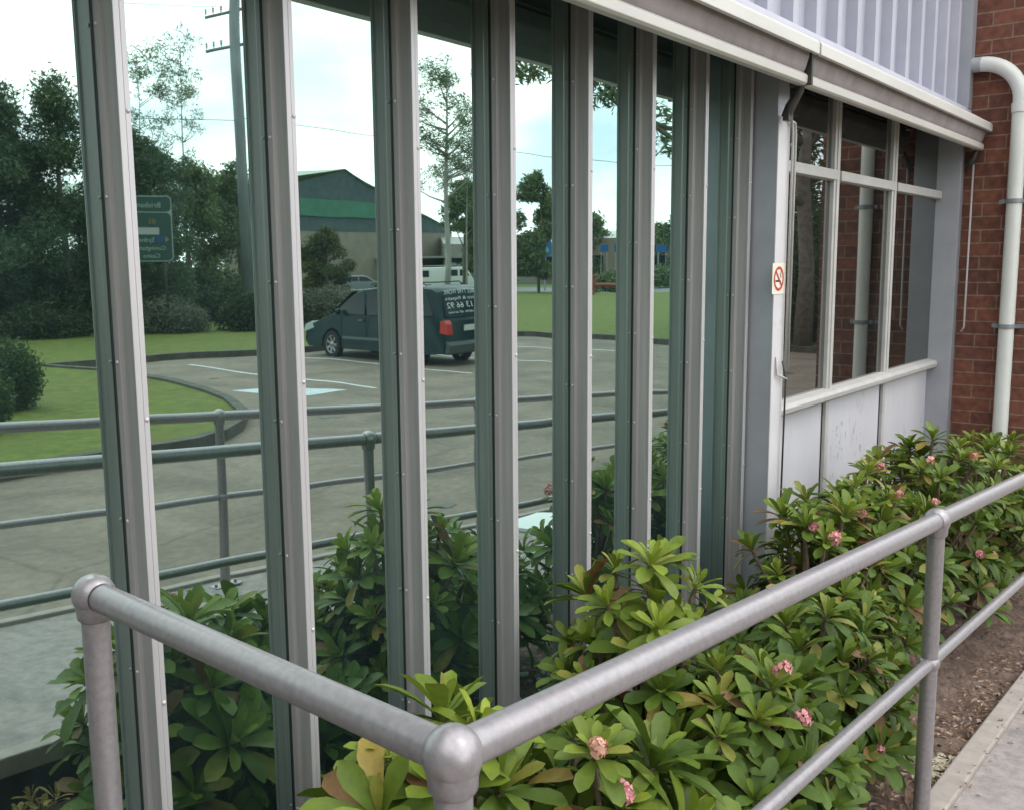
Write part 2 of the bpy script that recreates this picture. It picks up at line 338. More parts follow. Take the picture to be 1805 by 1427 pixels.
for q in ((13.0,14,12.8,-6.9), (21.9,14,22.0,-9.2)):
    tag(strip(*q, .022, .003).build('slab_joint', mat('joint', (.07, .062, .05), .9)), 'dark joint between concrete slabs', None, 'slab joints', 'structure')
# the ramp: slab with kerbs
XA, XB = -6., 9.6
b = MB(); b.prism([(XA, -.02), (XB, -.02), (XB, PZ(XB)-.0), (XA, PZ(XA))], -.60, .659, 'y')
tag(b.build('path', CONC), 'grey concrete ramp between two pipe handrails', kind='structure')
for y0, y1, nm, lb in ((.66, .735, 'path_edge', 'pale concrete edging strip between the ramp and the planted bed'), (-.66, -.60, 'path_edge', 'pale concrete edging strip between the ramp and the car park')):
    b = MB(); b.prism([(XA, PZ(XA)-.05 if y0 > 0 else -.02), (XB, PZ(XB)-.05 if y0 > 0 else -.02), (XB, PZ(XB)+.02), (XA, PZ(XA)+.02)], y0, y1, 'y'); tag(b.build(nm, KERB, bevel=.006), lb, kind='structure')
b = MB(); b.prism([(XA, -.02), (XB, -.02), (XB, PZ(XB)-.052), (XA, PZ(XA)-.052)], .661, .722, 'y'); tag(b.build('retaining_face', mat('shade_stained_masonry', (.025, .024, .02), .95, 0, noise=(9, .5, 1.6))), 'dirt-stained face below the ramp edge, coloured dark for shade', kind='structure')  # near-black colour stands in for the shade here, along with dirt
# bed
def BZ(x): return min(.47, PZ(x)-.06)
b = MB(); nx, ny = 90, 16; vs = []; fs = []
for i in range(nx+1):
    for j in range(ny+1):
        x = -4+11.0*i/nx; y = .735+(1.72-.735)*j/ny
        vs.append((x, y, BZ(x)+.02*math.sin(x*7+y*9)+.015*math.sin(x*17+3*y)+.02*(rnd.random()-.5)))
fs = [(i*(ny+1)+j, (i+1)*(ny+1)+j, (i+1)*(ny+1)+j+1, i*(ny+1)+j+1) for i in range(nx) for j in range(ny)]
b.add(vs, fs); tag(b.build('garden_bed', SOIL, smooth=True), 'brown soil of the planted bed beside the ramp', kind='structure')
# litter and gravel
def litter():
    b = MB()
    cols = [mat('dry_leaf', (.30, .20, .12), .8), mat('dry_leaf_pale', (.46, .40, .29), .8), mat('dry_leaf_dark', (.17, .10, .065), .85), mat('chip', (.36, .27, .21), .9)]
    for i in range(2200):
        x = rnd.uniform(1.0, 6.9); y = rnd.uniform(.75, 1.65); s_ = rnd.uniform(.004, .017)
        if rnd.random() < .5: x = rnd.gauss(3.8, .8); y = rnd.uniform(.74, .92); s_ = rnd.uniform(.006, .02)
        if rnd.random() < .08: x = rnd.gauss(3.42, .06); y = rnd.gauss(.79, .02); s_ = rnd.uniform(.01, .022)
        if x > 6.95: continue
        a = rnd.random()*PI*2; z = BZ(x)+rnd.uniform(.012, .03); b.use(cols[1 if abs(x-3.42) < .12 and s_ > .01 else rnd.choice([0,2,2,2,3])])
        u = Vector((math.cos(a), math.sin(a), rnd.uniform(-.2, .4)))*s_; v = Vector((-math.sin(a), math.cos(a), rnd.uniform(-.3, .3)))*s_*rnd.uniform(.25, .6); c = Vector((x, y, z))
        b.add([c-u, c-v+Vector((0,0,s_*.2)), c+u, c+v+Vector((0,0,s_*.2))], [(0,1,2,3)])
    for i in range(150):
        x = rnd.uniform(2.2, 5.2); y = rnd.uniform(.56, .73) if rnd.random() < .5 else rnd.gauss(.66, .02); s_ = rnd.uniform(.003, .011); a = rnd.random()*6.28; z = PZ(x)+.0225 if y > .655 else PZ(x)+.003; b.use(cols[rnd.choice([0,1,2,2])])
        if y > .735: continue
        u = Vector((math.cos(a), math.sin(a), 0))*s_; v = Vector((-math.sin(a), math.cos(a), 0))*s_*.4; c = Vector((x, y, z)); b.add([c-u, c-v+Vector((0,0,.003)), c+u, c+v+Vector((0,0,.002))], [(0,1,2,3)])
    return tag(b.build('leaf_litter', recalc=False), 'dry leaves and chips scattered on the bed soil', 'leaf litter', kind='stuff')
litter()
def gravel():
    b = MB(); c = [mat('pebble_white', (.62, .62, .58), .7), mat('pebble_grey', (.22, .23, .22), .7), mat('pebble_dark', (.08, .085, .08), .7)]
    for i in range(1500):
        x = rnd.uniform(1.0, 6.9); y = rnd.uniform(1.3, 1.7); s_ = rnd.uniform(.006, .017); b.use(rnd.choice(c))
        b.ball((x, y, BZ(x)+.03), s_, 5, 3, (1, rnd.uniform(.6, 1), .6), .3)
    return tag(b.build('gravel'), 'white and dark pebbles lying along the foot of the glass', 'pebbles', kind='stuff')
gravel()
# pale cut-corner sheet lying on the ramp
def slab_sheet():
    pts = [(5.38,-.05),(5.28,-.34),(5.48,-.50),(5.86,-.56),(6.08,-.36),(6.05,-.05),(5.8,.08)]
    b = MB(); n = len(pts); vs = [(x, y, PZ(x)+.004) for x, y in pts]+[(x, y, PZ(x)+.03) for x, y in pts]
    b.add(vs, [tuple(range(n))[::-1], tuple(range(n, 2*n))]+[(i, (i+1) % n, (i+1) % n+n, i+n) for i in range(n)])
    tag(b.build('flat_lid', mat('lid_white', (.78, .80, .79), .5)), 'flat white cut-cornered lid lying on the ramp', 'lid')
slab_sheet()

# ------------------------------------------------------------------ building with the mirror glass
FTOP, FBOT = EYE+.96, EYE-1.62
bld = thing('office_building', 'low office building with mirror glass between aluminium fins and ribbed upper cladding', 'building', (0, GL, 0))
K = 1.0126            # the fins, posts and windows were measured in units of the fin tips' distance
GO = GL/K
def kx(b): b.v = [(x*K, y*K, EYE+(z-EYE)*K) for x, y, z in b.v]; return b
def P(b, name, material, parent=bld, sc=False, **k):
    """build in world coordinates under a parent standing at its own place"""
    if sc: kx(b)
    o = b.build(name, material, None, **k); o.parent = parent; o.matrix_parent_inverse = Matrix.Identity(4)
    r = parent
    off = Vector((0, 0, 0))
    while r: off += r.location; r = r.parent
    o.data.transform(Matrix.Translation(-off)); return o
fins_x = [1.0936+.40825*i for i in range(-8, 8)]
# panes
for i, x in enumerate(fins_x[:-1]):
    b = MB(); b.box((x-.004)*K, (fins_x[i+1]-.026)*K, GL, GL+.012, FBOT, FTOP)
    pane = P(b, 'glass_pane', MIRROR); xm = (x+fins_x[i+1]-.03)/2*K; a = math.radians(rnd.uniform(-.11, .11)); pane.data.transform(Matrix.Translation((xm, 0, EYE))@Matrix.Rotation(a, 4, 'Z')@Matrix.Translation((-xm, 0, -EYE)))
rz_s = [.187+.328*k for k in range(-5, 4)]
rz_f = [.316+.603*k for k in range(-3, 2)]
T = .0215
def PC(b, name, material, fin, **k):
    kx(b); o = b.build(name, material, **k); o.data.transform(Matrix.Translation((0, -GL, 0))); o.parent = fin; return o
for i, x in enumerate(fins_x):
    g_ = GO; t_ = GO-.0725; xl = x-T
    b = MB()
    b.prism([(xl-.0035, g_+.0), (xl-.0035, g_-.021), (xl-.001, g_-.024), (xl+.002, g_-.030), (xl+.002, t_+.010), (xl-.001, t_+.008), (xl-.001, t_+.003), (x+.0, t_+.003), (x+.0, t_+.010), (x-.004, t_+.013), (x-.004, g_+.03), (xl-.0035, g_+.03)], FBOT, FTOP+.03)
    fin = P(b, 'fin', ALU, sc=True, bevel=.0008)
    b = MB(); b.prism([(xl-.0015, t_+.0025), (xl-.0015, t_), (x-.0105, t_), (x-.0098, t_+.0016), (x-.0091, t_), (x+.0015, t_), (x+.0015, t_+.0025)], FBOT, FTOP+.03)
    PC(b, 'cover_strip', ALU_T, fin)
    b = MB(); b.box(xl-.0055, xl-.0037, g_-.004, g_-.0005, FBOT, FTOP)
    PC(b, 'gasket', GASKET, fin)
    if i >= 6:
        for z in rz_s:
            zz = z+.11*math.sin(i*2.3); b = MB(); b.ball((xl-.0035, g_-.012, EYE+zz), .0042, 10, 6, (.7, 1, 1)); PC(b, 'screw', ALU_T, fin, smooth=True)
        for z in rz_f:
            zz = z+(.02 if i % 2 else -.015); b = MB(); b.ball((x-.004, t_, EYE+zz), .0052, 10, 6, (1, .7, 1)); PC(b, 'screw', ALU_T, fin, smooth=True)
# footing, head and body
b = MB(); b.box(-6, 7.07, 1.69, 2.0, -.02, FBOT-.0); P(b, 'footing', mat('footing_concrete', (.11, .10, .09), .9, 0, noise=(9, .6, 1.3)), bevel=.01)
b = MB(); b.box(-6, 4.0, GL-.02, GL+.03, FTOP+.0, FTOP+.05); P(b, 'head_rail', SOFFIT)
b = MB(); b.box(-6, 7.07, 2.02, 9, -.02, EYE+3.2); P(b, 'rear_block', DARKBODY)
b = MB(); b.box(-6, 3.99, 1.640, GL+.02, EYE+.885, EYE+.897); P(b, 'shade_board', mat('soffit_shade', (.03, .03, .03), .9))  # dark board added to give the shade under the awning
b = MB(); b.box(4.13, 7.0, 1.640, 1.80, EYE+.885, EYE+.897); P(b, 'shade_board', mat('soffit_shade', (.03, .03, .03), .9))  # same added dark board, for the shade above the windows
# return of the corner post
X0 = 3.967
b = MB(); b.box(X0, X0+.118, 1.675, GO+.03, FBOT, FTOP); P(b, 'corner_post', SIDE_GREY, sc=True, bevel=.002)
b = MB(); b.box(X0-.002, X0+.120, 1.669, 1.6745, FBOT, EYE+.60); P(b, 'post_cover', WHITE, sc=True, bevel=.0015)
# window section
YM, YP = 1.775, 1.806
mull = [4.985, 5.93]
ZS, ZT = EYE-.655, EYE+.41
for a_, b_ in ((4.084, 4.955), (4.985+.015, 5.90), (5.945, 6.90)):
    b = MB(); b.box(a_, b_, YP, YP+.006, ZS+.0, ZT-.0); P(b, 'window_pane', DIMGLASS, sc=True)
    b = MB(); b.box(a_, b_, YP, YP+.006, ZT+.045, FTOP-.02); P(b, 'window_pane', DIMGLASS, sc=True)
    b = MB(); b.box(a_, b_, YP+.002, YP+.012, FBOT, ZS-.045); P(b, 'wall_panel', PANEL, sc=True)
for x in mull:
    b = MB(); b.prism([(x-.030, YP+.01), (x-.030, YM+.012), (x-.018, YM+.006), (x-.018, YM), (x+.018, YM), (x+.018, YM+.006), (x+.030, YM+.012), (x+.030, YP+.01)], ZS-.001, FTOP)
    P(b, 'mullion', FRAMEP, sc=True, bevel=.002)
    b = MB(); b.box(x-.022, x+.022, YM+.012, YP+.0, FBOT, ZS-.046); P(b, 'panel_joint', FRAMEP, sc=True, bevel=.002)
for i, (a_, b_) in enumerate(((4.084, mull[0]-.0305), (mull[0]+.0305, mull[1]-.0305), (mull[1]+.0305, 6.899))):
    b = MB(); b.prism([(YP-.001, ZT-.004), (YM-.006, ZT), (YM-.006, ZT+.048), (YP-.001, ZT+.052)], a_, b_, 'x'); P(b, 'transom', FRAMEP, sc=True, bevel=.002)
for i, (a_, b_) in enumerate(((4.084, mull[0]-.0), (mull[0]+.003, mull[1]-.0), (mull[1]+.003, 6.899))):
    b = MB(); b.prism([(YP+.001, ZS-.05), (YM-.008, ZS-.05), (YM-.032, ZS-.036), (YM-.036, ZS-.012), (YM-.02, ZS+.004), (YP+.001, ZS+.014)], a_, b_, 'x'); P(b, 'sill', FRAMEP, sc=True, bevel=.003)
b = MB(); b.box(6.9, 6.985, 1.66, GO, FBOT, FTOP+.0); P(b, 'end_post', SIDE_GREY, sc=True, bevel=.002)
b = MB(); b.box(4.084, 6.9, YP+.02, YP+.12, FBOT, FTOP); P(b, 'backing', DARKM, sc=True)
SCUFF = mat('scuff', (.40, .38, .39), .8, 0, noise=(30, .7, 1.25))
b = MB(); rs_ = random.Random(8)
for i in range(46):
    x = rs_.gauss(5.22 if i % 3 else 5.5, .07); z = EYE-.84-abs(rs_.gauss(0, .22)); h = rs_.uniform(.004, .05); w2 = rs_.uniform(.002, .009)
    if z-h < FBOT: continue
    b.add([(x-w2, YP+.0012, z), (x+w2*.4, YP+.0012, z+h*.2), (x+w2, YP+.0012, z-h*.5), (x, YP+.0012, z-h)], [(0, 3, 2, 1)])
P(b, 'scuff_marks', SCUFF, sc=True, recalc=False)['kind'] = 'stuff'
# ribbed cladding
def cladding():
    b = MB(); per = .263; prof = []; x = -6.05
    while x < 7.0:
        prof += [(x, 1.735), (x+.160, 1.735), (x+.165, 1.682), (x+.215, 1.682), (x+.235, 1.735)]; x += per
    prof = [(min(p[0], 7.06), p[1]) for p in prof]
    z0, z1 = EYE+.985, EYE+3.2
    vs = [(x, y, z0) for x, y in prof]+[(x, y, z1) for x, y in prof]; n = len(prof)
    b.add(vs, [(i, i+1, i+1+n, i+n) for i in range(n-1)]); P(b, 'cladding', CLAD, recalc=False)
    b = MB(); b.box(-6, 7.07, 1.745, 2.02, FTOP+.052, EYE+3.2); P(b, 'wall_core', DARKBODY)
    b = MB(); b.prism([(1.60, EYE+.915), (1.743, EYE+.972), (1.743, EYE+.984), (1.66, EYE+.984), (1.655, EYE+.962), (1.60, EYE+.93)], -6, 7.07, 'x'); P(b, 'flashing', CLAD)
    b = MB(); b.box(6.97, 7.065, 1.655, 1.745, EYE+.985, EYE+3.2); P(b, 'corner_flashing', SIDE_GREY)
cladding()

# ------------------------------------------------------------------ awnings
def awning(x0, x1, label, arms):
    t = thing('awning', label, 'awning', (x0, 1.62, EYE+.8), group='folded awnings above the windows')
    b = MB(); b.prism([(1.515, EYE+.828), (1.515, EYE+.872), (1.525, EYE+.884), (1.60, EYE+.905), (1.655, EYE+.93), (1.655, EYE+.905), (1.60, EYE+.885), (1.545, EYE+.865), (1.53, EYE+.826)], x0, x1, 'x')
    P(b, 'hood', AWLIP, t, bevel=.002)
    b = MB(); b.prism([(1.545, EYE+.866), (1.552, EYE+.82), (1.566, EYE+.775), (1.575, EYE+.760), (1.600, EYE+.760), (1.635, EYE+.82), (1.63, EYE+.875)], x0+.01, x1-.01, 'x')
    P(b, 'fabric_roll', FABRIC, t, bevel=.006)
    b = MB(); b.prism([(1.572, EYE+.714), (1.562, EYE+.722), (1.560, EYE+.750), (1.572, EYE+.762), (1.598, EYE+.762), (1.604, EYE+.716)], x0, x1, 'x')
    P(b, 'front_bar', AWLIP, t, bevel=.002)
    for ax in arms:
        b = MB(); b.tube([(ax-.004, 1.580, EYE+.75), (ax+.006, 1.60, EYE+.70), (ax+.018, 1.645, EYE+.64), (ax+.02, 1.664, EYE+.60)], [.010, .016, .022, .020], 10)
        b.box(ax-.002, ax+.045, 1.642, 1.668, EYE+.585, EYE+.625)
        P(b, 'arm', DARKM, t, smooth=True, autos=40)
    return t
awning(-6, 3.985, 'pale folded awning with brown fabric over the mirror glass', [])
awning(4.005, 7.03, 'pale folded awning with brown fabric over the paned windows, ending at the brick wall', [4.0])
b = MB(); b.box(3.986, 4.004, 1.545, 1.64, EYE+.715, EYE+.87)
tag(b.build('awning_bracket', DARKM, bevel=.003), 'dark bracket in the gap where the two folded awnings meet', 'bracket')
# guide rods with hook
t = thing('awning_rod', 'thin twin steel guide rods with a hook running down the white post', 'rod', (4.07, 1.66, EYE), group='awning guide rods')
for dx in (.045, .075):
    b = MB(); zt = EYE+.60 if dx < .06 else EYE+.595
    b.tube([(4.035, 1.655, zt), (4.0+dx+.02, 1.652, zt-.012), (4.0+dx+.03, 1.652, zt-.06), (4.0+dx+.03, 1.654, EYE-.46)], .0055, 8); P(b, 'rod', FRAMEP, t, sc=True, smooth=True)
b = MB(); b.tube([(4.04, 1.652, EYE-.42), (4.075, 1.650, EYE-.5), (4.075, 1.66, FBOT+.02)], .0045, 8); P(b, 'rod', DARKM, t, sc=True, smooth=True)
b = MB(); b.tube([(4.0, 1.664, EYE-.40), (3.998, 1.660, EYE-.475), (4.03, 1.652, EYE-.485), (4.085, 1.650, EYE-.50)], .005, 8); P(b, 'hook', FRAMEP, t, sc=True, smooth=True)
t = thing('awning_rod', 'thin pale guide rod hanging in front of the brick wall', 'rod', (6.96, 1.63, EYE), group='awning guide rods')
b = MB(); b.tube([(6.955, 1.60, EYE+.62), (6.955, 1.602, EYE-.43), (6.955, 1.62, EYE-.46)], .0065, 8); P(b, 'rod', FRAMEP, t, sc=True, smooth=True)
b = MB(); b.tube([(6.93, 1.575, EYE+.73), (6.94, 1.60, EYE+.66), (6.95, 1.63, EYE+.60)], [.012, .02, .017], 10); P(b, 'bracket', DARKM, t, sc=True, smooth=True)

# no-smoking sticker
t = thing('no_smoking_sign', 'small cream no smoking sticker on the white post', 'sign', (4.005*K, 1.6685*K, EYE-.065*K))
def nosmoke():
    W_ = .066; y = -.0035
    b = MB(); n = 24; pts = []
    for cx_, cz, a0 in ((W_-.008, W_-.008, 0), (-W_+.008, W_-.008, 90), (-W_+.008, -W_+.008, 180), (W_-.008, -W_+.008, 270)):
        for k in range(5): a = math.radians(a0+90*k/4); pts.append((cx_+.008*math.cos(a), cz+.008*math.sin(a)))
    b.prism(pts, y+.0015, .0, 'y'); b.build('plate', mat('sticker', (.78, .70, .58), .5, 0, noise=(30, .92, 1.05)), t)
    RED = mat('sign_red', (.50, .035, .02), .5); BLK = mat('sign_black', (.02, .02, .02), .5)
    b = MB(); n = 40; vs = []
    for r in (.052, .041):
        for k in range(n): a = 2*PI*k/n; vs.append((r*math.cos(a), y, r*math.sin(a)))
    b.add(vs, [(k, (k+1) % n, (k+1) % n+n, k+n) for k in range(n)])
    a = math.radians(-45); d = Vector((math.cos(a), 0, math.sin(a))); q = Vector((-d.z, 0, d.x))*.0048
    # bar falls from upper left to lower right
    b.add([tuple(d*.044+q+Vector((0,y-.0003,0))), tuple(d*.044-q+Vector((0,y-.0003,0))), tuple(-d*.044-q+Vector((0,y-.0003,0))), tuple(-d*.044+q+Vector((0,y-.0003,0)))], [(0,1,2,3)])
    b.build('red_ring', RED, t, recalc=False)
    b = MB(); b.add([(-.034,y+.0004,-.014),(.014,y+.0004,-.014),(.014,y+.0004,-.006),(-.034,y+.0004,-.006)], [(0,1,2,3)]); b.add([(.017,y+.0004,-.014),(.021,y+.0004,-.014),(.021,y+.0004,-.006),(.017,y+.0004,-.006)], [(0,1,2,3)])
    for k in range(3):
        for j in range(6):
            z0 = .002+j*.005; xx = .012+k*.006+.003*math.sin(j*1.3+k)
            b.add([(xx,y+.0004,z0),(xx+.0018,y+.0004,z0),(xx+.0018+.003*math.sin((j+1)*1.3),y+.0004,z0+.005),(xx+.003*math.sin((j+1)*1.3),y+.0004,z0+.005)], [(0,1,2,3)])
    b.build('cigarette', BLK, t, recalc=False)
nosmoke()

# ------------------------------------------------------------------ brick wall and downpipe
b = MB(); b.box(7.08, 12.0, 1.02, 9.0, -.02, EYE+4.6)
tag(b.build('brick_wall', BRICK), 'dark red brick wall standing out beside the windows', 'wall')
PX, PY = 6.935, 1.342
t = thing('downpipe', 'white round downpipe with a swept elbow on the brick wall', 'pipe', (PX*K, PY*K, 0))
zt = EYE+1.22
b = MB(); b.tube([(PX, PY, BZ(6.9)), (PX, PY, zt-.22)], .046, 24); P(b, 'pipe', PIPE, t, sc=True, smooth=True, autos=60)
pts = [(PX, PY+.24*(1-math.cos(a)), zt-.22+.24*math.sin(a)) for a in [PI/2*k/12 for k in range(13)]]
b = MB(); b.tube(pts, .046, 24, False); P(b, 'elbow', PIPE, t, sc=True, smooth=True)
b = MB(); b.tube([(PX, PY+.24, zt+.02), (PX, PY+.245+.10, zt+.02)], .046, 24); P(b, 'stub', mat('pipe_grey', (.36, .37, .38), .5), t, sc=True, smooth=True, autos=60)
b = MB(); b.lathe([(.047, -.03), (.052, -.028), (.052, .028), (.047, .03)], (PX, PY, zt-.27)); P(b, 'collar', PIPE, t, sc=True, smooth=True, autos=40)
for z in (.378, -.413):
    b = MB(); b.lathe([(.047, -.014), (.0535, -.012), (.0535, .012), (.047, .014)], (PX, PY, EYE+z)); b.box(PX+.0, 6.991, PY+.053, PY+.072, EYE+z-.012, EYE+z+.012); b.box(PX+.0, 6.991, PY-.072, PY-.053, EYE+z-.012, EYE+z+.012); b.box(6.992, 6.991, PY-.1, PY+.1, EYE+z-.013, EYE+z+.013)
    P(b, 'clamp', CLAMP, t, sc=True)

# ------------------------------------------------------------------ handrails
TR, LR, PR, BR = .0245, .0175, .0235, .0365
H2 = .428      # top rail to lower rail
HT = .928
def ztop(x): return EYE-.4958-.0813*(x-0)   # along the fences
def post(parent, x, y, zt, zb, flange=True, low=None):
    b = MB(); b.tube([(x, y, zt), (x, y, zb)], PR, 24)
    p = P(b, 'post', GALV, parent, smooth=True, autos=50)
    b = MB(); b.ball((x, y, zt), BR, 28, 16); b.lathe([(PR+.001, -BR*.72-.02), (PR+.006, -BR*.72-.014), (PR+.007, -BR*.70), (BR*.9, -BR*.35)], (x, y, zt), 28)
    P(b, 'ball_joint', GALV, parent, smooth=True)
    b = MB(); zl = zt-H2 if low is None else low
    b.ball((x, y, zl), .030, 20, 12, (1, 1, .9)); P(b, 'lower_joint', GALV, parent, smooth=True)
    if flange:
        b = MB(); b.lathe([(PR+.001, .012), (.034, .010), (.036, .006)], (x, y, zb)); b.box(x-.075, x+.075, y-.035, y+.035, zb+.002, zb+.010)
        for dx in (-.055, .055): b.lathe([(.0, .024), (.008, .024), (.008, .01)], (x+dx, y, zb), 6)
        P(b, 'base_flange', GALV, parent, smooth=True, autos=30)
SEAM = mat('seam_dark', (.05, .05, .052), .7)
def seam(parent, p, d, r_):
    d = Vector(d).normalized(); p = Vector(p); b = MB(); b.tube([p, p+d*.0035], r_, 24, False); P(b, 'seam', SEAM, parent)
def grub(parent, p, nrm):
    n_ = Vector(nrm).normalized(); p = Vector(p); b = MB(); b.tube([p, p+n_*.0012], .0052, 6); b.tube([p+n_*.0012, p+n_*.0016], .0028, 6); P(b, 'grub_screw', SEAM, parent)
def rail(parent, a, c, r, name='rail'):
    b = MB(); n = 14; A = Vector(a); C = Vector(c); b.tube([A+(C-A)*k/n for k in range(n+1)], r, 24); P(b, name, GALV, parent, smooth=True, autos=60)
YF, YA = .709, -.494
nf = thing('handrail', 'galvanised pipe handrail with ball joints on the near side of the planted bed', 'handrail', (.797, YF, PZ(.8)), group='ball-jointed pipe handrails')
XC = .797
posts = [XC, 2.898, 5.0, 7.1]
for x in posts: post(nf, x, YF, ztop(x), PZ(x)-(.0 if x < 1 else .03))
rail(nf, (XC, YF, ztop(XC)), (9.2, YF, ztop(9.2)), TR, 'top_rail'); rail(nf, (XC, YF, ztop(XC)-H2), (9.2, YF, ztop(9.2)-H2), LR, 'lower_rail')
XL, YL = .848, 1.582
zl = ztop(XC)
post(nf, XL, YL, zl, BZ(.85), True)
dX = Vector((1, 0, -.0813)).normalized(); dL = Vector((XL-XC, YL-YF, 0)).normalized()
seam(nf, Vector((XL, YL, zl))-dL*.0305, -dL, TR+.0012)
q2 = Vector((posts[1], YF, ztop(posts[1]))); seam(nf, q2+dX*.0305, dX, TR+.0012); seam(nf, q2-dX*.0305, -dX, TR+.0012)
rail(nf, (XC, YF, zl), (XL, YL, zl), TR, 'top_rail'); rail(nf, (XC, YF, zl-H2), (XL, YL, zl-H2), LR, 'lower_rail')
ff = thing('handrail', 'galvanised pipe handrail along the car park side of the ramp', 'handrail', (3.0, YA, PZ(3)), group='ball-jointed pipe handrails')
for x in (-3.2, -1.15, .95, 3.0, 5.1, 7.2, 9.2): post(ff, x, YA, EYE-.5060-.0813*x, PZ(x)+.0)
for a_, r_, nm in ((0, TR, 'top_rail'), (-H2, LR, 'lower_rail')):
    rail(ff, (-3.2, YA, EYE-.5060+.0813*3.2+a_), (9.2, YA, EYE-.5060-.0813*9.2+a_), r_, nm)

# ------------------------------------------------------------------ shrubs in the bed
LEAF = mat('leaf', (.1, .2, .03), .48, 0, attr=True, transl=.25, spec=.3, noise=(40, .82, 1.14), stain=(55, .60, .72, (.20, .19, .045)))
STEM = mat('stem', (.17, .12, .085), .9, 0, noise=(60, .6, 1.4), bump=(80, .6, .004))
PETAL = mat('petal', (.74, .33, .34), .6, 0, noise=(60, .8, 1.2), col2=None, transl=.15)
PETALO = mat('petal_orange', (.74, .40, .30), .6, 0, noise=(60, .8, 1.2), transl=.15)
# one leaf: 5 rows x 3 columns, obovate
LU = [0, .18, .42, .68, .88, 1.0]
LWD = [.045, .08, .125, .175, .145, .02]
def leaf_grid(base, d, upv, ln, wd, curl):
    """vertices of one leaf from base along d, curling away from upv"""
    side = d.cross(upv).normalized(); vs = []; p = base.copy(); dd = d.copy(); prev = 0
    for u, w_ in zip(LU, LWD):
        st = (u-prev)*ln; prev = u
        ang = curl*st/ln; dd = (dd*math.cos(ang)-upv*math.sin(ang)).normalized(); nn = side.cross(dd).normalized()
        p = p+dd*st; h = w_*ln*wd; 
        vs += [p-side*h+nn*h*.28, p-nn*h*.05, p+side*h+nn*h*.28]
    return vs
def rosette(V, F, C, c, axis, n, size, young_lit, rs):
    ax = axis.normalized(); a0 = ax.orthogonal().normalized(); b0 = ax.cross(a0)
    ph = rs.random()*6.28
    for k in range(n):
        t = k/(n-1); ang = ph+k*2.4+rs.uniform(-.25, .25); out_ = a0*math.cos(ang)+b0*math.sin(ang)
        el = math.radians(84-64*t+rs.uniform(-13, 13))           # inner leaves stand up, outer droop
        d = (out_*math.cos(el)+ax*math.sin(el)).normalized(); uv = (ax*math.cos(el)-out_*math.sin(el)).normalized()
        ln = size*(.60+.55*min(1, t*1.9))*rs.uniform(.82, 1.15)
        base = c+ax*(.028*(1-t))+out_*.006
        vs = leaf_grid(base, d, uv, ln, rs.uniform(.82, 1.08), rs.uniform(.1, .9)+t*.5)
        k0 = len(V); V += [tuple(v) for v in vs]
        r = rs.random()
        yg = max(0, young_lit-t*.55)*rs.uniform(.6, 1.2)
        base_c = Vector((.112, .178, .022)); yc = Vector((.33, .39, .045)); ol = Vector((.058, .105, .018))
        col = ol.lerp(base_c, rs.random()).lerp(yc, min(1, yg))
        if t > .6 and r < .05: col = Vector((.34, .25, .06))
        elif t > .45 and r < .085: col = Vector((.22, .12, .05))
        elif r > .93: col = col.lerp(Vector((.36, .30, .07)), .5)
        for j in range(len(LU)-1):
            a = k0+j*3; F += [(a, a+1, a+4, a+3), (a+1, a+2, a+5, a+4)]; C += [col, col]
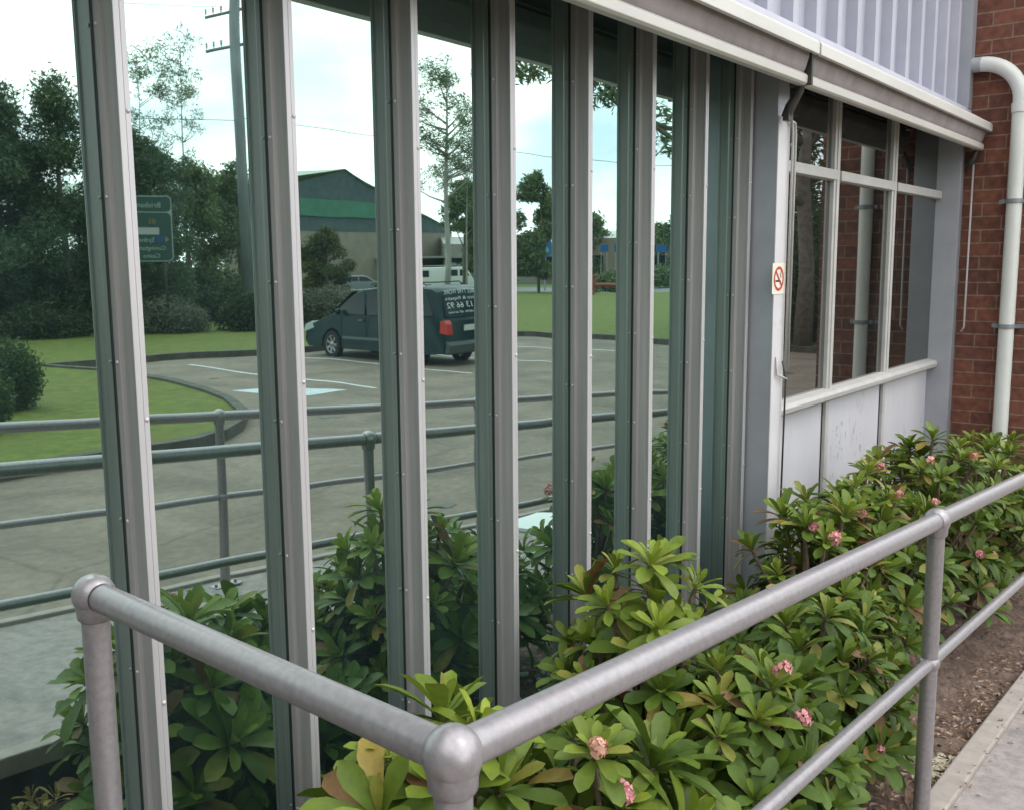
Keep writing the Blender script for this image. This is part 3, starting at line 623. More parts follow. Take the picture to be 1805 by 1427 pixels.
def shrub(x, y, ht, rx, ry, n, label, seed, lsize=.075, nflower=4, young_lit=.7, zb=None, low=.25, lean=(0, 0)):
    rs = random.Random(seed); zb = BZ(x) if zb is None else zb
    t = thing('flowering_shrub', label, 'shrub', (x, y, zb), group='flowering shrubs in the bed')
    V, F, C = [], [], []; st = MB(); pts = []
    tries = 0
    while len(pts) < n and tries < n*40:
        tries += 1
        a = rs.random()*2*PI; q = rs.random(); el = math.acos(1-q*(1-low*.0)) if False else math.asin(rs.uniform(-.25, 1))
        rr = rs.uniform(.72, 1.05) if rs.random() < .8 else rs.uniform(.35, .75)
        p = Vector((rx*rr*math.cos(el)*math.cos(a), ry*rr*math.cos(el)*math.sin(a), ht*(.42+.58*rr*math.sin(el))-.05))
        p.x += lean[0]*p.z; p.y += lean[1]*p.z
        if p.z < .04: continue
        wy = p.y+y
        if wy > 1.74 or wy < .70 or (p.x+x) > 6.86: continue
        if any((p-o).length < lsize*.88 for o in pts): continue
        pts.append(p)
    hubs = [Vector((rs.uniform(-.3, .3)*rx, rs.uniform(-.3, .3)*ry, ht*rs.uniform(.15, .4))) for _ in range(6)]
    for h in hubs: st.tube([(rs.uniform(-.03, .03), rs.uniform(-.03, .03), -.02), tuple(h*.6+Vector((rs.uniform(-.03,.03), 0, 0))), tuple(h)], [.014, .012, .010], 6, False)
    for p in pts:
        ctr = Vector((lean[0]*ht*.4, lean[1]*ht*.4, ht*.35)); ax = (p-ctr); ax.x /= rx; ax.y /= ry; ax.z /= ht*.7
        ax = (ax.normalized()*.75+Vector((rs.uniform(-.25, .25), rs.uniform(-.25, .25), .75))).normalized()
        rosette(V, F, C, p, ax, rs.randint(13, 19), lsize*rs.uniform(.7, 1.2), young_lit*(.35+.9*max(0, (p.z/ht-.35)))*rs.uniform(.6, 1.3), rs)  # upper rosettes younger; lower ones also darkened in colour for shade
        h = min(hubs, key=lambda q: (q-p).length); mid = (h+p)/2+Vector((rs.uniform(-.02,.02), rs.uniform(-.02,.02), -.03))
        st.tube([tuple(h), tuple(mid), tuple(p-ax*.02), tuple(p+ax*.015)], [.009, .008, .0075, .006], 6, False)
    me = bpy.data.meshes.new('foliage'); me.from_pydata(V, [], F)
    at = me.color_attributes.new('hue', 'FLOAT_COLOR', 'CORNER')
    arr = np.repeat(np.array([(*c, 1) for c in C], dtype=np.float32), 4, axis=0); at.data.foreach_set('color', arr.ravel())
    me.polygons.foreach_set('use_smooth', [True]*len(F)); me.materials.append(LEAF)
    o = bpy.data.objects.new('foliage', me); COL.objects.link(o); o.parent = t
    st.build('stems', STEM, t, smooth=True, recalc=False)
    ROS.extend([(t, p, Vector((x, y, zb))+p) for p in pts])
    return t
def flower(c, parent, rs, r0=.026):
    b = MB()
    for k in range(rs.randint(11, 18)):
        d = Vector((rs.gauss(0, 1), rs.gauss(0, 1)-.5, rs.gauss(0, .8)+.3)).normalized(); q = c+d*r0*rs.uniform(.5, 1.1); u = d.orthogonal().normalized(); v = d.cross(u); s_ = rs.uniform(.009, .014)
        for sg in (1, -1):
            pts = [q]+[q+(u*math.cos(a)*.9*s_+v*sg*s_*(.55+.75*math.sin(a)))+d*.003*math.cos(a*2) for a in [PI*k_/6 for k_ in range(7)]]
            b.add(pts, [(0, i, i+1) for i in range(1, 7)])
    b.build('flower', PETAL if rs.random() < .8 else PETALO, parent, recalc=False)
ROS = []
SH = [  # x, y, height, rx, ry, n, label, seed, leaf size, flowers, young
 (1.47, 1.37, .82, .23, .26, 36, 'flowering shrub with pale green leaves rising behind the corner ball of the handrail', 11, 0.130, 2, .95),
 (1.78, 1.16, .70, .27, .26, 38, 'flowering shrub with a pink bloom under the sloping top rail near the corner', 12, 0.130, 3, .8),
 (2.40, 1.40, .95, .26, .25, 48, 'tall yellow-green shrub in front of the fin beside the white post', 13, 0.109, 1, .9),
 (2.42, 1.08, .62, .38, .26, 70, 'broad dark shrub with a large pink bloom filling the middle of the bed', 14, 0.107, 4, .45),
 (3.02, 1.12, .62, .36, .30, 66, 'dark leafy shrub behind the handrail post', 15, 0.102, 2, .4),
 (3.66, 1.36, .86, .30, .30, 58, 'bushy light green shrub in front of the first white panel', 16, 0.100, 3, .75),
 (4.20, 1.34, .96, .42, .34, 84, 'round shrub with pink blooms in front of the second white panel', 17, 0.097, 5, .7),
 (4.98, 1.28, 1.06, .42, .34, 84, 'upright shrub with orange and pink blooms against the end post', 18, 0.095, 6, .65),
 (5.62, 1.18, 1.00, .42, .34, 80, 'low spreading shrub at the foot of the white downpipe', 19, 0.093, 5, .6),
 (6.32, 1.22, 1.0, .42, .34, 66, 'shrub in the far corner beside the brick wall', 20, 0.093, 3, .6),
 (1.85, 1.52, .50, .22, .18, 30, 'low dark green shrub against the glass between the second and third fins', 21, 0.110, 0, .25),
 (1.32, 1.50, .42, .20, .18, 24, 'low dark green shrub against the glass beside the first fin', 22, 0.110, 0, .2),
]
for q in SH: shrub(*q[:6], q[6], q[7], q[8], q[9], q[10])
FL = [(2.542, 0.98, 1.1640000000000001), (1.534, 1.0, 1.3000000000000003), (1.619, 0.98, 1.2480000000000002), (2.416, 0.9, 0.9850000000000001), (3.404, 1.1, 1.282), (3.854, 1.0, 1.2560000000000002), (4.733, 1.15, 1.3880000000000001), (4.93, 1.05, 1.2880000000000003), (4.173, 1.1, 1.2960000000000003), (5.066, 0.9, 0.7740000000000002), (4.689, 0.95, 0.8800000000000001), (1.49, 1.15, 1.322), (3.403, 1.2, 1.245), (2.882, 0.85, 0.7160000000000002), (4.347, 1.2, 1.4020000000000001), (4.4, 1.0, 1.3050000000000002)]
used_ros = set(); rf = random.Random(5)
for i, q in enumerate(FL):
    q = Vector(q); k = min((k for k in range(len(ROS)) if k not in used_ros), key=lambda k: (ROS[k][2]-q).length)
    used_ros.add(k); tt, p, wp = ROS[k]; dlt = q-wp; dlt = dlt*min(1, .055/max(dlt.length, .001))
    flower(p+dlt+Vector((0, -.012, .02)), tt, rf, .024 if i < 5 else .017)
# succulent ground cover at the left end
def succulent(x, y, s_, label, seed):
    rs = random.Random(seed); V, F, C = [], [], []; t = thing('succulent', label, 'succulent', (x, y, BZ(x)), group='small succulents at the end of the bed')
    for _ in range(9):
        k0 = len(C); p = Vector((rs.uniform(-s_, s_), rs.uniform(-s_, s_), rs.uniform(.03, .11))); rosette(V, F, C, p, Vector((rs.uniform(-.3,.3), rs.uniform(-.3,.3), 1)), 12, .045, .6, rs)
        for i in range(k0, len(C)): C[i] = C[i].lerp(Vector((.33, .15, .05)), .55)
    me = bpy.data.meshes.new('foliage'); me.from_pydata(V, [], F); at = me.color_attributes.new('hue', 'FLOAT_COLOR', 'CORNER')
    at.data.foreach_set('color', np.repeat(np.array([(*c, 1) for c in C], dtype=np.float32), 4, axis=0).ravel()); me.materials.append(LEAF); me.polygons.foreach_set('use_smooth', [True]*len(F))
    o = bpy.data.objects.new('foliage', me); COL.objects.link(o); o.parent = t
for i, (x, y) in enumerate(((1.30, .88), (1.12, 1.0), (.95, .95), (1.0, 1.2))): succulent(x, y, .10, ['small orange-green succulent at the dark edge of the ramp', 'small bronze succulent beside the corner post', 'low bronze succulent close to the corner of the handrail', 'low orange-tipped succulent near the end post of the handrail'][i], 40+i)

# ------------------------------------------------------------------ trees and hedges seen in the glass
CROWN = mat('crown', (.05, .09, .025), .6, 0, attr=True, transl=.25, spec=.3)
BARK = mat('bark', (.15, .125, .10), .9, 0, noise=(6, .6, 1.4))
BARKP = mat('bark_pale', (.36, .35, .33), .85, 0, noise=(3, .6, 1.2), aniso=(1, 1, .3))
def crown_mesh(clumps, n, ls, cols, seed, flat=.6, name='crown'):
    rs = np.random.RandomState(seed); cl = np.array([(c[0], c[1], c[2], c[3], c[4] if len(c) > 4 else c[3]) for c in clumps]); wts = cl[:, 3]**2; wts /= wts.sum()
    idx = rs.choice(len(cl), n, p=wts); d = rs.normal(size=(n, 3)); d /= np.linalg.norm(d, axis=1)[:, None]
    r = (1-.55*rs.rand(n)**1.7)*(.9+.25*rs.rand(n)); c = cl[idx, :3]+d*np.stack([cl[idx, 3], cl[idx, 3], cl[idx, 4]], 1)*r[:, None]
    c += rs.normal(size=(n, 3))*cl[idx, 3][:, None]*.08
    u = rs.normal(size=(n, 3)); u /= np.linalg.norm(u, axis=1)[:, None]; v = np.cross(u, rs.normal(size=(n, 3))); v /= np.linalg.norm(v, axis=1)[:, None]
    s_ = ls*(.6+.8*rs.rand(n))[:, None]; V = np.stack([c-u*s_, c-v*s_*flat*.5, c+u*s_, c+v*s_*flat*.5], 1).reshape(-1, 3)
    me = bpy.data.meshes.new(name); F = np.arange(4*n).reshape(-1, 4); me.from_pydata(V.tolist(), [], F.tolist())
    tone = rs.rand(len(cl)); mixv = np.clip(tone[idx]*.6+.4*rs.rand(n), 0, 1)[:, None]; A = np.array(cols[0]); B = np.array(cols[1]); col = A*(1-mixv)+B*mixv
    at = me.color_attributes.new('hue', 'FLOAT_COLOR', 'CORNER'); at.data.foreach_set('color', np.repeat(np.hstack([col, np.ones((n, 1))]), 4, axis=0).astype(np.float32).ravel())
    me.materials.append(CROWN); return me
def add_me(me, name, parent):
    o = bpy.data.objects.new(name, me); COL.objects.link(o); o.parent = parent; return o
DK = ((.042, .080, .040), (.13, .175, .075)); MG = ((.075, .12, .05), (.19, .23, .10)); OL = ((.075, .09, .06), (.15, .16, .105)); LG = ((.05, .09, .02), (.13, .19, .04))
def tree(x, y, z, h, cr, label, seed, n=7000, ls=.16, cols=DK, trunk=.16, cb=.25, bark=BARK, nb=9, name='tree', group='trees beyond the lawn', sq=1.0, ncl=26, clr=.30):
    rs = random.Random(seed); n = int(n*1.7); ls = ls*.72; t = thing(name, label, 'tree', (x, y, z), group=group); cl = []
    for _i in range(ncl):
        a = rs.random()*6.283; zz = cb+(.94-cb)*(_i+rs.random())/ncl; prof = math.sin(min(1, (zz-cb)/(1-cb)*.85+.22)*PI)**.6; rr = cr*prof*math.sqrt(rs.random())*.85
        cl.append((rr*math.cos(a), rr*math.sin(a), zz*h, cr*clr*rs.uniform(.7, 1.3), cr*clr*rs.uniform(.5, 1.0)*sq))
    cl.append((0, 0, h*.96, cr*clr*.5, cr*clr*.5))
    add_me(crown_mesh(cl, n, ls, cols, seed), 'crown', t)
    b = MB(); b.tube([(0,0,-.1),(rs.uniform(-.1,.1),0,h*.3),(rs.uniform(-.2,.2),rs.uniform(-.2,.2),h*.62),(rs.uniform(-.2,.2),rs.uniform(-.2,.2),h*.93)], [trunk, trunk*.8, trunk*.5, trunk*.12], 10)
    for c in cl[:nb]:
        z0 = max(h*.15, c[2]*.62); b.tube([(0,0,z0), (c[0]*.5, c[1]*.5, (z0+c[2])/2+.1), (c[0], c[1], c[2])], [trunk*.4, trunk*.25, trunk*.08], 6)
    b.build('trunk', bark, t, smooth=True)
    return t
# dense dark belt on the left
tree(14.6, -28.2, 0.1, 8.2, 2.6, 'tall dense dark tree at the left end of the belt', 1, 15000, .13, ncl=40, cb=.08)
tree(12.2, -29.6, 0.1, 7.6, 2.4, 'dense dark tree farthest left in the belt', 2, 10000, .14, cb=.08)
tree(16.9, -27.8, 0.1, 8.3, 2.4, 'tall dense dark tree with a pointed double top', 3, 15000, .13, ncl=38, cb=.08)
tree(16.0, -29.8, 0.1, 7.0, 2.5, 'dark tree in the middle of the belt behind the tall ones', 4, 9000, .15, cb=.05)
tree(19.4, -28.2, 0.1, 6.9, 2.2, 'dark round tree right of the double-topped one', 5, 12000, .13, ncl=34, cb=.05)
tree(23.2, -33.2, 0.1, 7.2, 2.6, 'mid green tree behind the direction sign', 6, 11000, .15, cols=DK, cb=.04)
tree(26.2, -34.8, 0.0, 6.9, 2.6, 'mid green tree between the direction sign and the pole', 7, 11000, .15, cols=MG, cb=.03)
tree(29.0, -34.8, 0.0, 7.0, 2.4, 'mid green tree beside the utility pole', 8, 9000, .15, cols=MG, cb=.03)
tree(20.8, -31.0, 0.0, 5.8, 2.4, 'low dark tree filling the gap behind the sign', 9, 9000, .15, cb=.0)
# thin feathery gum trees
def gum(x, y, z, h, spread, label, seed, n, ls, trunk, lean=0, ntw=9, start=.45, cols=MG, dens=.5, clv=.7):
    rs = random.Random(seed); t = thing('gum_tree', label, 'tree', (x, y, z), group='thin gum trees'); b = MB(); cl = []
    sp = [Vector((lean*k/8*h*.1, .05*math.sin(k), h*k/8)) for k in range(9)]
    b.tube(sp, [trunk*(1-.117*k) for k in range(9)], 10)
    for _ in range(ntw):
        k = rs.uniform(start, .95); p0 = Vector((lean*k*h*.1, 0, h*k)); a = rs.random()*6.283; ln = spread*(1.25-k)*rs.uniform(.6, 1.2); e = p0+Vector((math.cos(a)*ln, math.sin(a)*ln, ln*rs.uniform(.3, 1.0)))
        m_ = (p0+e)/2+Vector((0, 0, -.08*ln)); b.tube([p0, m_, e], [trunk*.32, trunk*.2, trunk*.06], 6)
        for _2 in range(3):
            e2 = m_.lerp(e, rs.random())+Vector((rs.gauss(0, 1), rs.gauss(0, 1), rs.gauss(.3, .6)))*spread*.22; b.tube([m_.lerp(e, rs.random()), e2], [trunk*.09, trunk*.03], 5)
            rr = spread*rs.uniform(.14, .28)*dens*1.6; cl.append((e2.x, e2.y, e2.z, rr, rr*clv))
        cl.append((e.x, e.y, e.z, spread*.22*dens*1.6, spread*.16*dens*1.6))
    for k in (.86, .93, .99): cl.append((lean*k*h*.1+rs.uniform(-.2,.2), rs.uniform(-.2,.2), h*k, spread*.2, spread*.16))
    add_me(crown_mesh(cl, n, ls, cols, seed, .45), 'crown', t); b.build('trunk', BARKP, t, smooth=True); return t
gum(27.9, -37.8, 0, 13.4, 2.4, 'tall thin feathery gum tree rising behind the belt', 31, 4600, .09, .08, .2, 22, .38, dens=.48)
gum(26.4, -38.6, 0, 12.0, 2.2, 'slimmer feathery gum tree left of the tallest one', 32, 4000, .09, .07, -.1, 20, .35, dens=.48)
gum(44.9, -36.0, .3, 13.9, 3.3, 'tall gum tree with a pale straight trunk by the white van', 33, 9500, .11, .21, .0, 26, .40, dens=.5)
gum(47.3, -36.4, .3, 11.5, 2.0, 'thin bare gum tree right of the pale straight trunk', 34, 2200, .09, .07, .1, 12, .3, dens=.5)
gum(48.6, -36.0, .3, 10.5, 2.0, 'thinnest twiggy gum tree behind the white van', 35, 2200, .09, .06, -.1, 12, .3, dens=.5)
tree(60.4, -40.7, .2, 9.0, 2.9, 'round green tree above the blue sign', 51, 6000, .3, cols=MG, cb=.15, ncl=22)
tree(57.0, -44.8, .2, 8.4, 2.2, 'green tree left of the round tree', 52, 3000, .3, cols=MG, cb=.55)
tree(93.0, -56.5, .0, 7.5, 4.2, 'distant green tree behind the brown hall roof', 53, 4000, .45, cols=MG, cb=.05)
tree(89.5, -44.0, .0, 7.2, 4.5, 'distant green tree far right beyond the road', 54, 4000, .45, cols=MG, cb=.05)
tree(80.0, -62.0, .0, 5.6, 3.0, 'distant low tree beside the warehouse end', 55, 3500, .4, cols=MG, cb=.0)
tree(46.0, -48.6, .2, 4.6, 2.6, 'orange-flowered dense bush tree in front of the warehouse', 56, 7000, .2, cols=((.04,.07,.02),(.11,.11,.03)), cb=.0, ncl=30)
# near tree whose limbs reach over the car park
def limb_tree():
    t = thing('tree', 'large tree whose crooked limbs reach over the car park', 'tree', (23.9, -5.6, 0), group='trees beyond the lawn'); b = MB(); cl = []
    b.tube([(0,0,-.1),(.1,0,2),(-.1,-.1,4.2),(0,0,6.5)], [.24,.2,.16,.1], 12)
    for pts in ([(0,0,3.6),(-1.3,-.9,4.2),(-2.3,-1.9,4.7),(-3.2,-2.9,5.9),(-3.8,-3.9,6.9)], [(0,0,4.4),(-1.4,-1.1,5.2),(-2.6,-2.4,5.4),(-3.7,-3.6,6.3)], [(0,0,5),(-1.5,-2.5,6.9),(-2.4,-4.8,7.3),(-2.9,-6.2,7.35)], [(0,0,5),(1.5,1,7.5)]):
        b.tube(pts, [.11,.075,.06,.045,.02][:len(pts)], 8); e = pts[-1]; cl.append((*e, .8, .45)); 
        for k in range(2, len(pts)):
            p = pts[k]; cl.append((p[0]-.3, p[1]-.3, p[2]+.35, .55, .3))
    cl += [(-2.6,-5.2,7.2,.75,.35),(-3.2,-6.4,7.25,.8,.4),(0,0,8,1.8,1.2),(-1,1,7.6,1.4,.9),(1.2,.6,7.8,1.5,1)]
    add_me(crown_mesh(cl, 6500, .12, MG, 77, .5), 'crown', t); b.build('trunk', BARK, t, smooth=True)
limb_tree()
# clipped and loose bushes
def bush(x, y, z, rx, rz_, label, seed, n=5000, ls=.05, cols=DK, cat='bush', name='bush', group='bushes round the car park', ry=None, clip=False):
    rs = random.Random(seed); t = thing(name, label, cat, (x, y, z), group=group); cl = []
    ry = ry or rx
    for _ in range(26 if not clip else 1):
        a = rs.random()*6.283; q = math.sqrt(rs.random()); cl.append((rx*q*math.cos(a)*.75, ry*q*math.sin(a)*.75, rz_*(.15+.62*rs.random()*(1-.5*q)), min(rx, ry)*.38, rz_*.34))
    if clip: cl = [(0, 0, rz_*.5, rx, rz_*.52)]+[(rx*.5*math.cos(k), ry*.5*math.sin(k), rz_*.4, rx*.55, rz_*.42) for k in range(6)]
    add_me(crown_mesh(cl, n, ls, cols, seed), 'foliage', t)
    b = MB()
    for k in range(5): a = k*1.3; b.tube([(0,0,-.05),(rx*.3*math.cos(a), ry*.3*math.sin(a), rz_*.35),(rx*.5*math.cos(a), ry*.5*math.sin(a), rz_*.7)], [.03,.02,.01], 6)
    b.build('stems', BARK, t); return t
BC = ((.03, .06, .015), (.075, .115, .025))
bush(7.0, -11.5, .1, .56, 1.02, 'round clipped bush on the grass island, the larger of the pair', 61, 16000, .035, BC, clip=True)
bush(5.7, -9.6, .1, .50, .92, 'round clipped bush at the front of the grass island', 62, 14000, .035, BC, clip=True)
HC = ((.025, .045, .018), (.06, .085, .03))
bush(20.6, -23.2, .1, 1.1, 1.3, 'dark round bush at the lawn edge left of the parked van', 63, 9000, .07, HC)
bush(18.2, -24.6, .1, 1.5, 1.2, 'grey-green loose bush under the direction sign', 64, 8000, .07, OL)
bush(22.6, -23.4, .1, 1.2, 1.5, 'olive bush in front of the utility pole', 65, 8000, .07, OL)
bush(24.3, -23.2, .1, 1.3, 1.6, 'tall olive bush behind the bonnet of the parked van', 66, 9000, .07, OL)
bush(27.3, -23.6, .1, 1.4, .75, 'olive bush behind the parked van', 67, 8000, .07, OL)
bush(12.0, -26.6, .1, 1.6, 1.5, 'dark bush at the foot of the left tree belt', 68, 8000, .08, HC)
bush(15.2, -25.6, .1, 1.6, 1.1, 'dark low bush before the tallest trees', 69, 8000, .08, HC)
bush(9.4, -27.6, .1, 1.6, 1.6, 'light green leafy bush at the far left of the tree belt', 70, 7000, .09, MG)
bush(17.2, -27.0, .1, 1.5, 1.9, 'dark tall bush under the double-topped tree', 71, 8000, .09, HC)
bush(23.5, -29.5, .1, 3.0, 1.5, 'long dark hedge running behind the lawn', 72, 12000, .09, HC, ry=1.6)
bush(62.5, -38.6, .1, 2.2, 1.5, 'dark bush beside the road under the blue sign', 73, 4000, .2, MG)
bush(69.6, -38.5, .1, 2.4, 1.7, 'dark bush beyond the road behind the red pipework', 74, 4000, .2, MG)
bush(70, -54, .1, 3.0, 1.4, 'dark bush in front of the van park', 75, 4000, .2, MG)
bush(79, -39, .1, 3.2, 2.4, 'dark bush far right beyond the road', 76, 4000, .25, MG)
bush(50, -46.0, .1, 2.4, .5, 'low green verge bush left of the small red-lit car', 79, 4000, .2, MG)

# ------------------------------------------------------------------ pole, wires, direction sign
t = thing('utility_pole', 'grey timber utility pole with crossarms and insulators', 'pole', (23.05, -26.46, 0))
POLE = mat('pole_timber', (.22, .24, .25), .9, 0, noise=(3, .7, 1.2), aniso=(1, 1, .2))
b = MB(); b.tube([(0,0,-.1),(0,0,6),(-.02,0,13)], [.23,.20,.17], 16); b.build('pole_shaft', POLE, t, smooth=True)
for k, (z, l_) in enumerate(((10.25, 1.05), (11.45, 1.0), (12.6, 1.0))):
    d = Vector((.75, .66, 0)); b = MB(); A = -d*l_*1.05-Vector((0,0,.35)); C = d*l_*.55
    b.tube([A+Vector((0,0,z)), C+Vector((0,0,z+.03))], .055, 8); a = b.build('crossarm', POLE, t)
    for s_ in (-1.0, -.72, -.45, .35):
        q = d*l_*s_+Vector((0,0,z+.05-.22*(-s_+.5))); b = MB(); b.lathe([(.0,.25),(.035,.24),(.05,.19),(.03,.15),(.055,.12),(.03,.08),(.02,.02)], q, 10); b.build('insulator', mat('porcelain', (.45,.40,.38), .3), a, smooth=True)
WIRE = mat('wire', (.05, .05, .055), .6)
def wire(a, c, sag, label):
    A, C = Vector(a), Vector(c); b = MB(); b.tube([A.lerp(C, k/20)-Vector((0,0,sag*4*(k/20)*(1-k/20))) for k in range(21)], .012, 5); tag(b.build('power_line', WIRE), label, 'wire', 'power lines')
wire((22.6, -26.8, 11.5), (-8, -44, 12.4), .9, 'upper power line running left from the pole head')
wire((22.95, -26.5, 7.5), (-8, -46, 9.6), .8, 'lower power line running left behind the trees')
wire((23.1, -26.4, 7.6), (70, -10, 8), .9, 'lower power line running right from the pole')
wire((45, -36.2, 3.6+1.0), (90, -20, 7), .6, 'service line crossing behind the pale gum trunk')

t = thing('direction_sign', 'green road direction sign with white lettering on two posts', 'road sign', (17.42, -24.27, 0), math.atan2(.85, 1.37))
GREEN = mat('sign_green', (.013, .055, .040), .45, 0, noise=(4, .9, 1.1)); SW = mat('sign_white', (.30, .36, .34), .5); SY = mat('sign_yellow', (.22, .17, .05), .5); SB = mat('sign_blue', (.01, .06, .22), .5)
for dx in (-.55, .55): b = MB(); b.tube([(dx, -.05, 0), (dx, -.05, 4.2)], .04, 10); b.build('post', DARKM, t, smooth=True)
def rrect(w_, z0, z1, r, y0, y1, b, x0=0):
    pts = []
    for cx_, cz, a0 in ((w_/2-r, z1-r, 0), (-w_/2+r, z1-r, 90), (-w_/2+r, z0+r, 180), (w_/2-r, z0+r, 270)):
        for k in range(5): a = math.radians(a0+90*k/4); pts.append((x0+cx_+r*math.cos(a), cz+r*math.sin(a)))
    b.prism(pts, y0, y1, 'y')
b = MB(); rrect(1.62, 2.38, 4.42, .16, -.02, .0, b); b.build('sign_border', SW, t)
b = MB(); rrect(1.56, 2.41, 3.90, .14, .0, .006, b); rrect(1.56, 3.93, 4.39, .12, .0, .006, b); b.build('sign_board', GREEN, t)
def put_text(parent, s, x, z, size, material, y=.009, squash=1):
    # read from the +Y side: text X axis runs towards -X
    vs, fs = text_mesh(s, size); b = MB(); b.add([(x-v[0]*squash, y+v[2], z+v[1]) for v in vs], fs); return b.build('lettering', material, parent, recalc=False)
put_text(t, 'Brisbane', .52, 4.06, .22, SW); put_text(t, '85', .36, 3.56, .22, SY)
put_text(t, 'Sydney', .30, 2.99, .20, SW); put_text(t, 'Cunningham', .60, 2.74, .18, SW, squash=.85); put_text(t, 'Casino', .44, 2.50, .18, SW)
b = MB(); b.box(-.28, .44, .007, .012, 3.22, 3.44); b.build('route_panel', mat('sign_grey', (.36, .38, .38), .5), t)
b = MB(); b.lathe([(.0, 0), (.11, 0)], (.45, .010, 3.08), 20, 'y'); b.box(.36, .54, .011, .013, 3.06, 3.10); b.box(.43, .47, .011, .013, 2.99, 3.17); b.build('roundel', SB, t, recalc=False)
b = MB(); b.add([(.70,.010,3.07),(.60,.010,3.17),(.60,.010,2.97)], [(0,1,2)]); b.build('arrow', SY, t, recalc=False)

# ------------------------------------------------------------------ vehicles
TYRE = mat('tyre', (.018, .018, .02), .85); RIM = mat('rim', (.35, .35, .36), .35, .8); CARGLASS = mat('car_glass', (.012, .02, .022), .08, 0, spec=.3); CHROME = mat('chrome', (.7, .7, .7), .2, .9)
REDL = mat('tail_red', (.50, .03, .02), .25, 0, spec=.6); BLKP = mat('black_plastic', (.03, .03, .032), .6); PLATE = mat('number_plate', (.6, .6, .56), .5)
def wheel(parent, x, y, r, wd, side, name='wheel'):
    b = MB(); b.lathe([(r*.66, -wd/2), (r*.93, -wd/2), (r, -wd*.35), (r, wd*.35), (r*.93, wd/2), (r*.66, wd/2)], (x, y, r), 28, 'x'); wl = b.build(name, TYRE, parent, smooth=True, autos=40)
    b = MB(); sx = x+side*wd*.38
    b.lathe([(r*.67, -side*.02), (r*.64, side*.025), (r*.60, side*.0)], (sx, y, r), 28, 'x')
    for k in range(7):
        a = 2*PI*k/7; c, s_ = math.cos(a), math.sin(a); w2 = .035
        b.add([(sx, y+c*.04-s_*w2, r+s_*.04+c*w2), (sx, y+c*.04+s_*w2, r+s_*.04-c*w2), (sx+side*.01, y+c*r*.62+s_*w2, r+s_*r*.62-c*w2), (sx+side*.01, y+c*r*.62-s_*w2, r+s_*r*.62+c*w2)], [(0,1,2,3)])
    b.lathe([(.0, side*.03), (.055, side*.02), (.07, 0)], (sx, y, r), 16, 'x')
    b.build('rim', RIM, wl, smooth=True, recalc=False)
def car_body(parent, prof, half, mt, tumble, name='body', beltz=1.0):
    """side profile (y, z) loop; body loft across x with tumblehome above the belt line and rounded shoulders"""
    n = len(prof); V = []; F = []
    secs = [(-1, .0, .0), (-.985, .03, .0), (-.90, .07, 0), (0, .085, 0), (.90, .07, 0), (.985, .03, 0), (1, .0, 0)]
    ymid = sum(p[0] for p in prof)/n; zmid = 1.0
    for s_, grow, _ in secs:
        for (y, z) in prof:
            tz = max(0, z-beltz); hx = half-tumble*tz
            yy = y-(0.085-grow)*.9*(1 if y > ymid else -1)*min(1, abs(y-ymid)/1.6); zz = z-(.085-grow)*.6*(1 if z > zmid else 0)*min(1, max(0, z-zmid)/.4)
            V.append((s_*hx, yy, zz))
    for i in range(len(secs)-1):
        for k in range(n): F.append((i*n+k, i*n+(k+1) % n, (i+1)*n+(k+1) % n, (i+1)*n+k))
    F += [tuple(range(n))[::-1], tuple((len(secs)-1)*n+k for k in range(n))]
    b = MB(); b.add(V, F); o = b.build(name, mt, parent, smooth=True, autos=28); return o
def side_glass(parent, pts, half, tumble, beltz=1.0, both=True, name='window', mt=None):
    for sg in ((-1, 1) if both else (-1,)):
        b = MB(); V = [(sg*(half-tumble*max(0, z-beltz)+.004), y, z) for y, z in pts]; b.add(V, [tuple(range(len(V)))]); b.build(name, mt or CARGLASS, parent, recalc=True)
# people carrier: nose to -Y, tail to +Y, left side of body at -X seen in the glass
TEAL = mat('car_teal', (.002, .020, .025), .32, 0, spec=.25)
t = thing('parked_van', 'dark teal people carrier with white lettering on its rear window, nose to the kerb', 'car', (16.98, -12.95, -.04), -.02)
HC_ = .93
prof = [(-2.33,.30),(-2.42,.45),(-2.40,.66),(-2.28,.80),(-1.62,1.02),(-1.32,1.10),(-.62,1.58),(-.30,1.70),(.4,1.77),(1.4,1.78),(1.95,1.74),(2.10,1.66),(2.28,1.10),(2.34,1.02),(2.38,.70),(2.40,.48),(2.32,.32),(1.83,.28)]
prof += [(1.79,.52),(1.62,.68),(1.40,.73),(1.18,.68),(1.01,.52),(.97,.26),(-1.05,.26),(-1.09,.52),(-1.26,.68),(-1.48,.73),(-1.70,.68),(-1.87,.52),(-1.91,.28)]
car_body(t, prof, HC_, TEAL, .16)
side_glass(t, [(-1.22,1.10),(-.62,1.52),(-.38,1.60),(-.20,1.62),(-.16,1.08)], HC_, .16); side_glass(t, [(-.08,1.08),(-.12,1.63),(.82,1.67),(.88,1.08)], HC_, .16); side_glass(t, [(.98,1.08),(.94,1.67),(1.78,1.64),(2.02,1.12)], HC_, .16)
b = MB(); b.add([(-.80,1.99,1.69),(.80,1.99,1.69),(.86,2.315,1.08),(-.86,2.315,1.08)], [(0,1,2,3)]);
b = MB(); b.add([(-.74,2.085,1.64),(.74,2.085,1.64),(.82,2.30,1.10),(-.82,2.30,1.10)], [(0,1,2,3)]); rw = b.build('rear_window', CARGLASS, t, recalc=True)
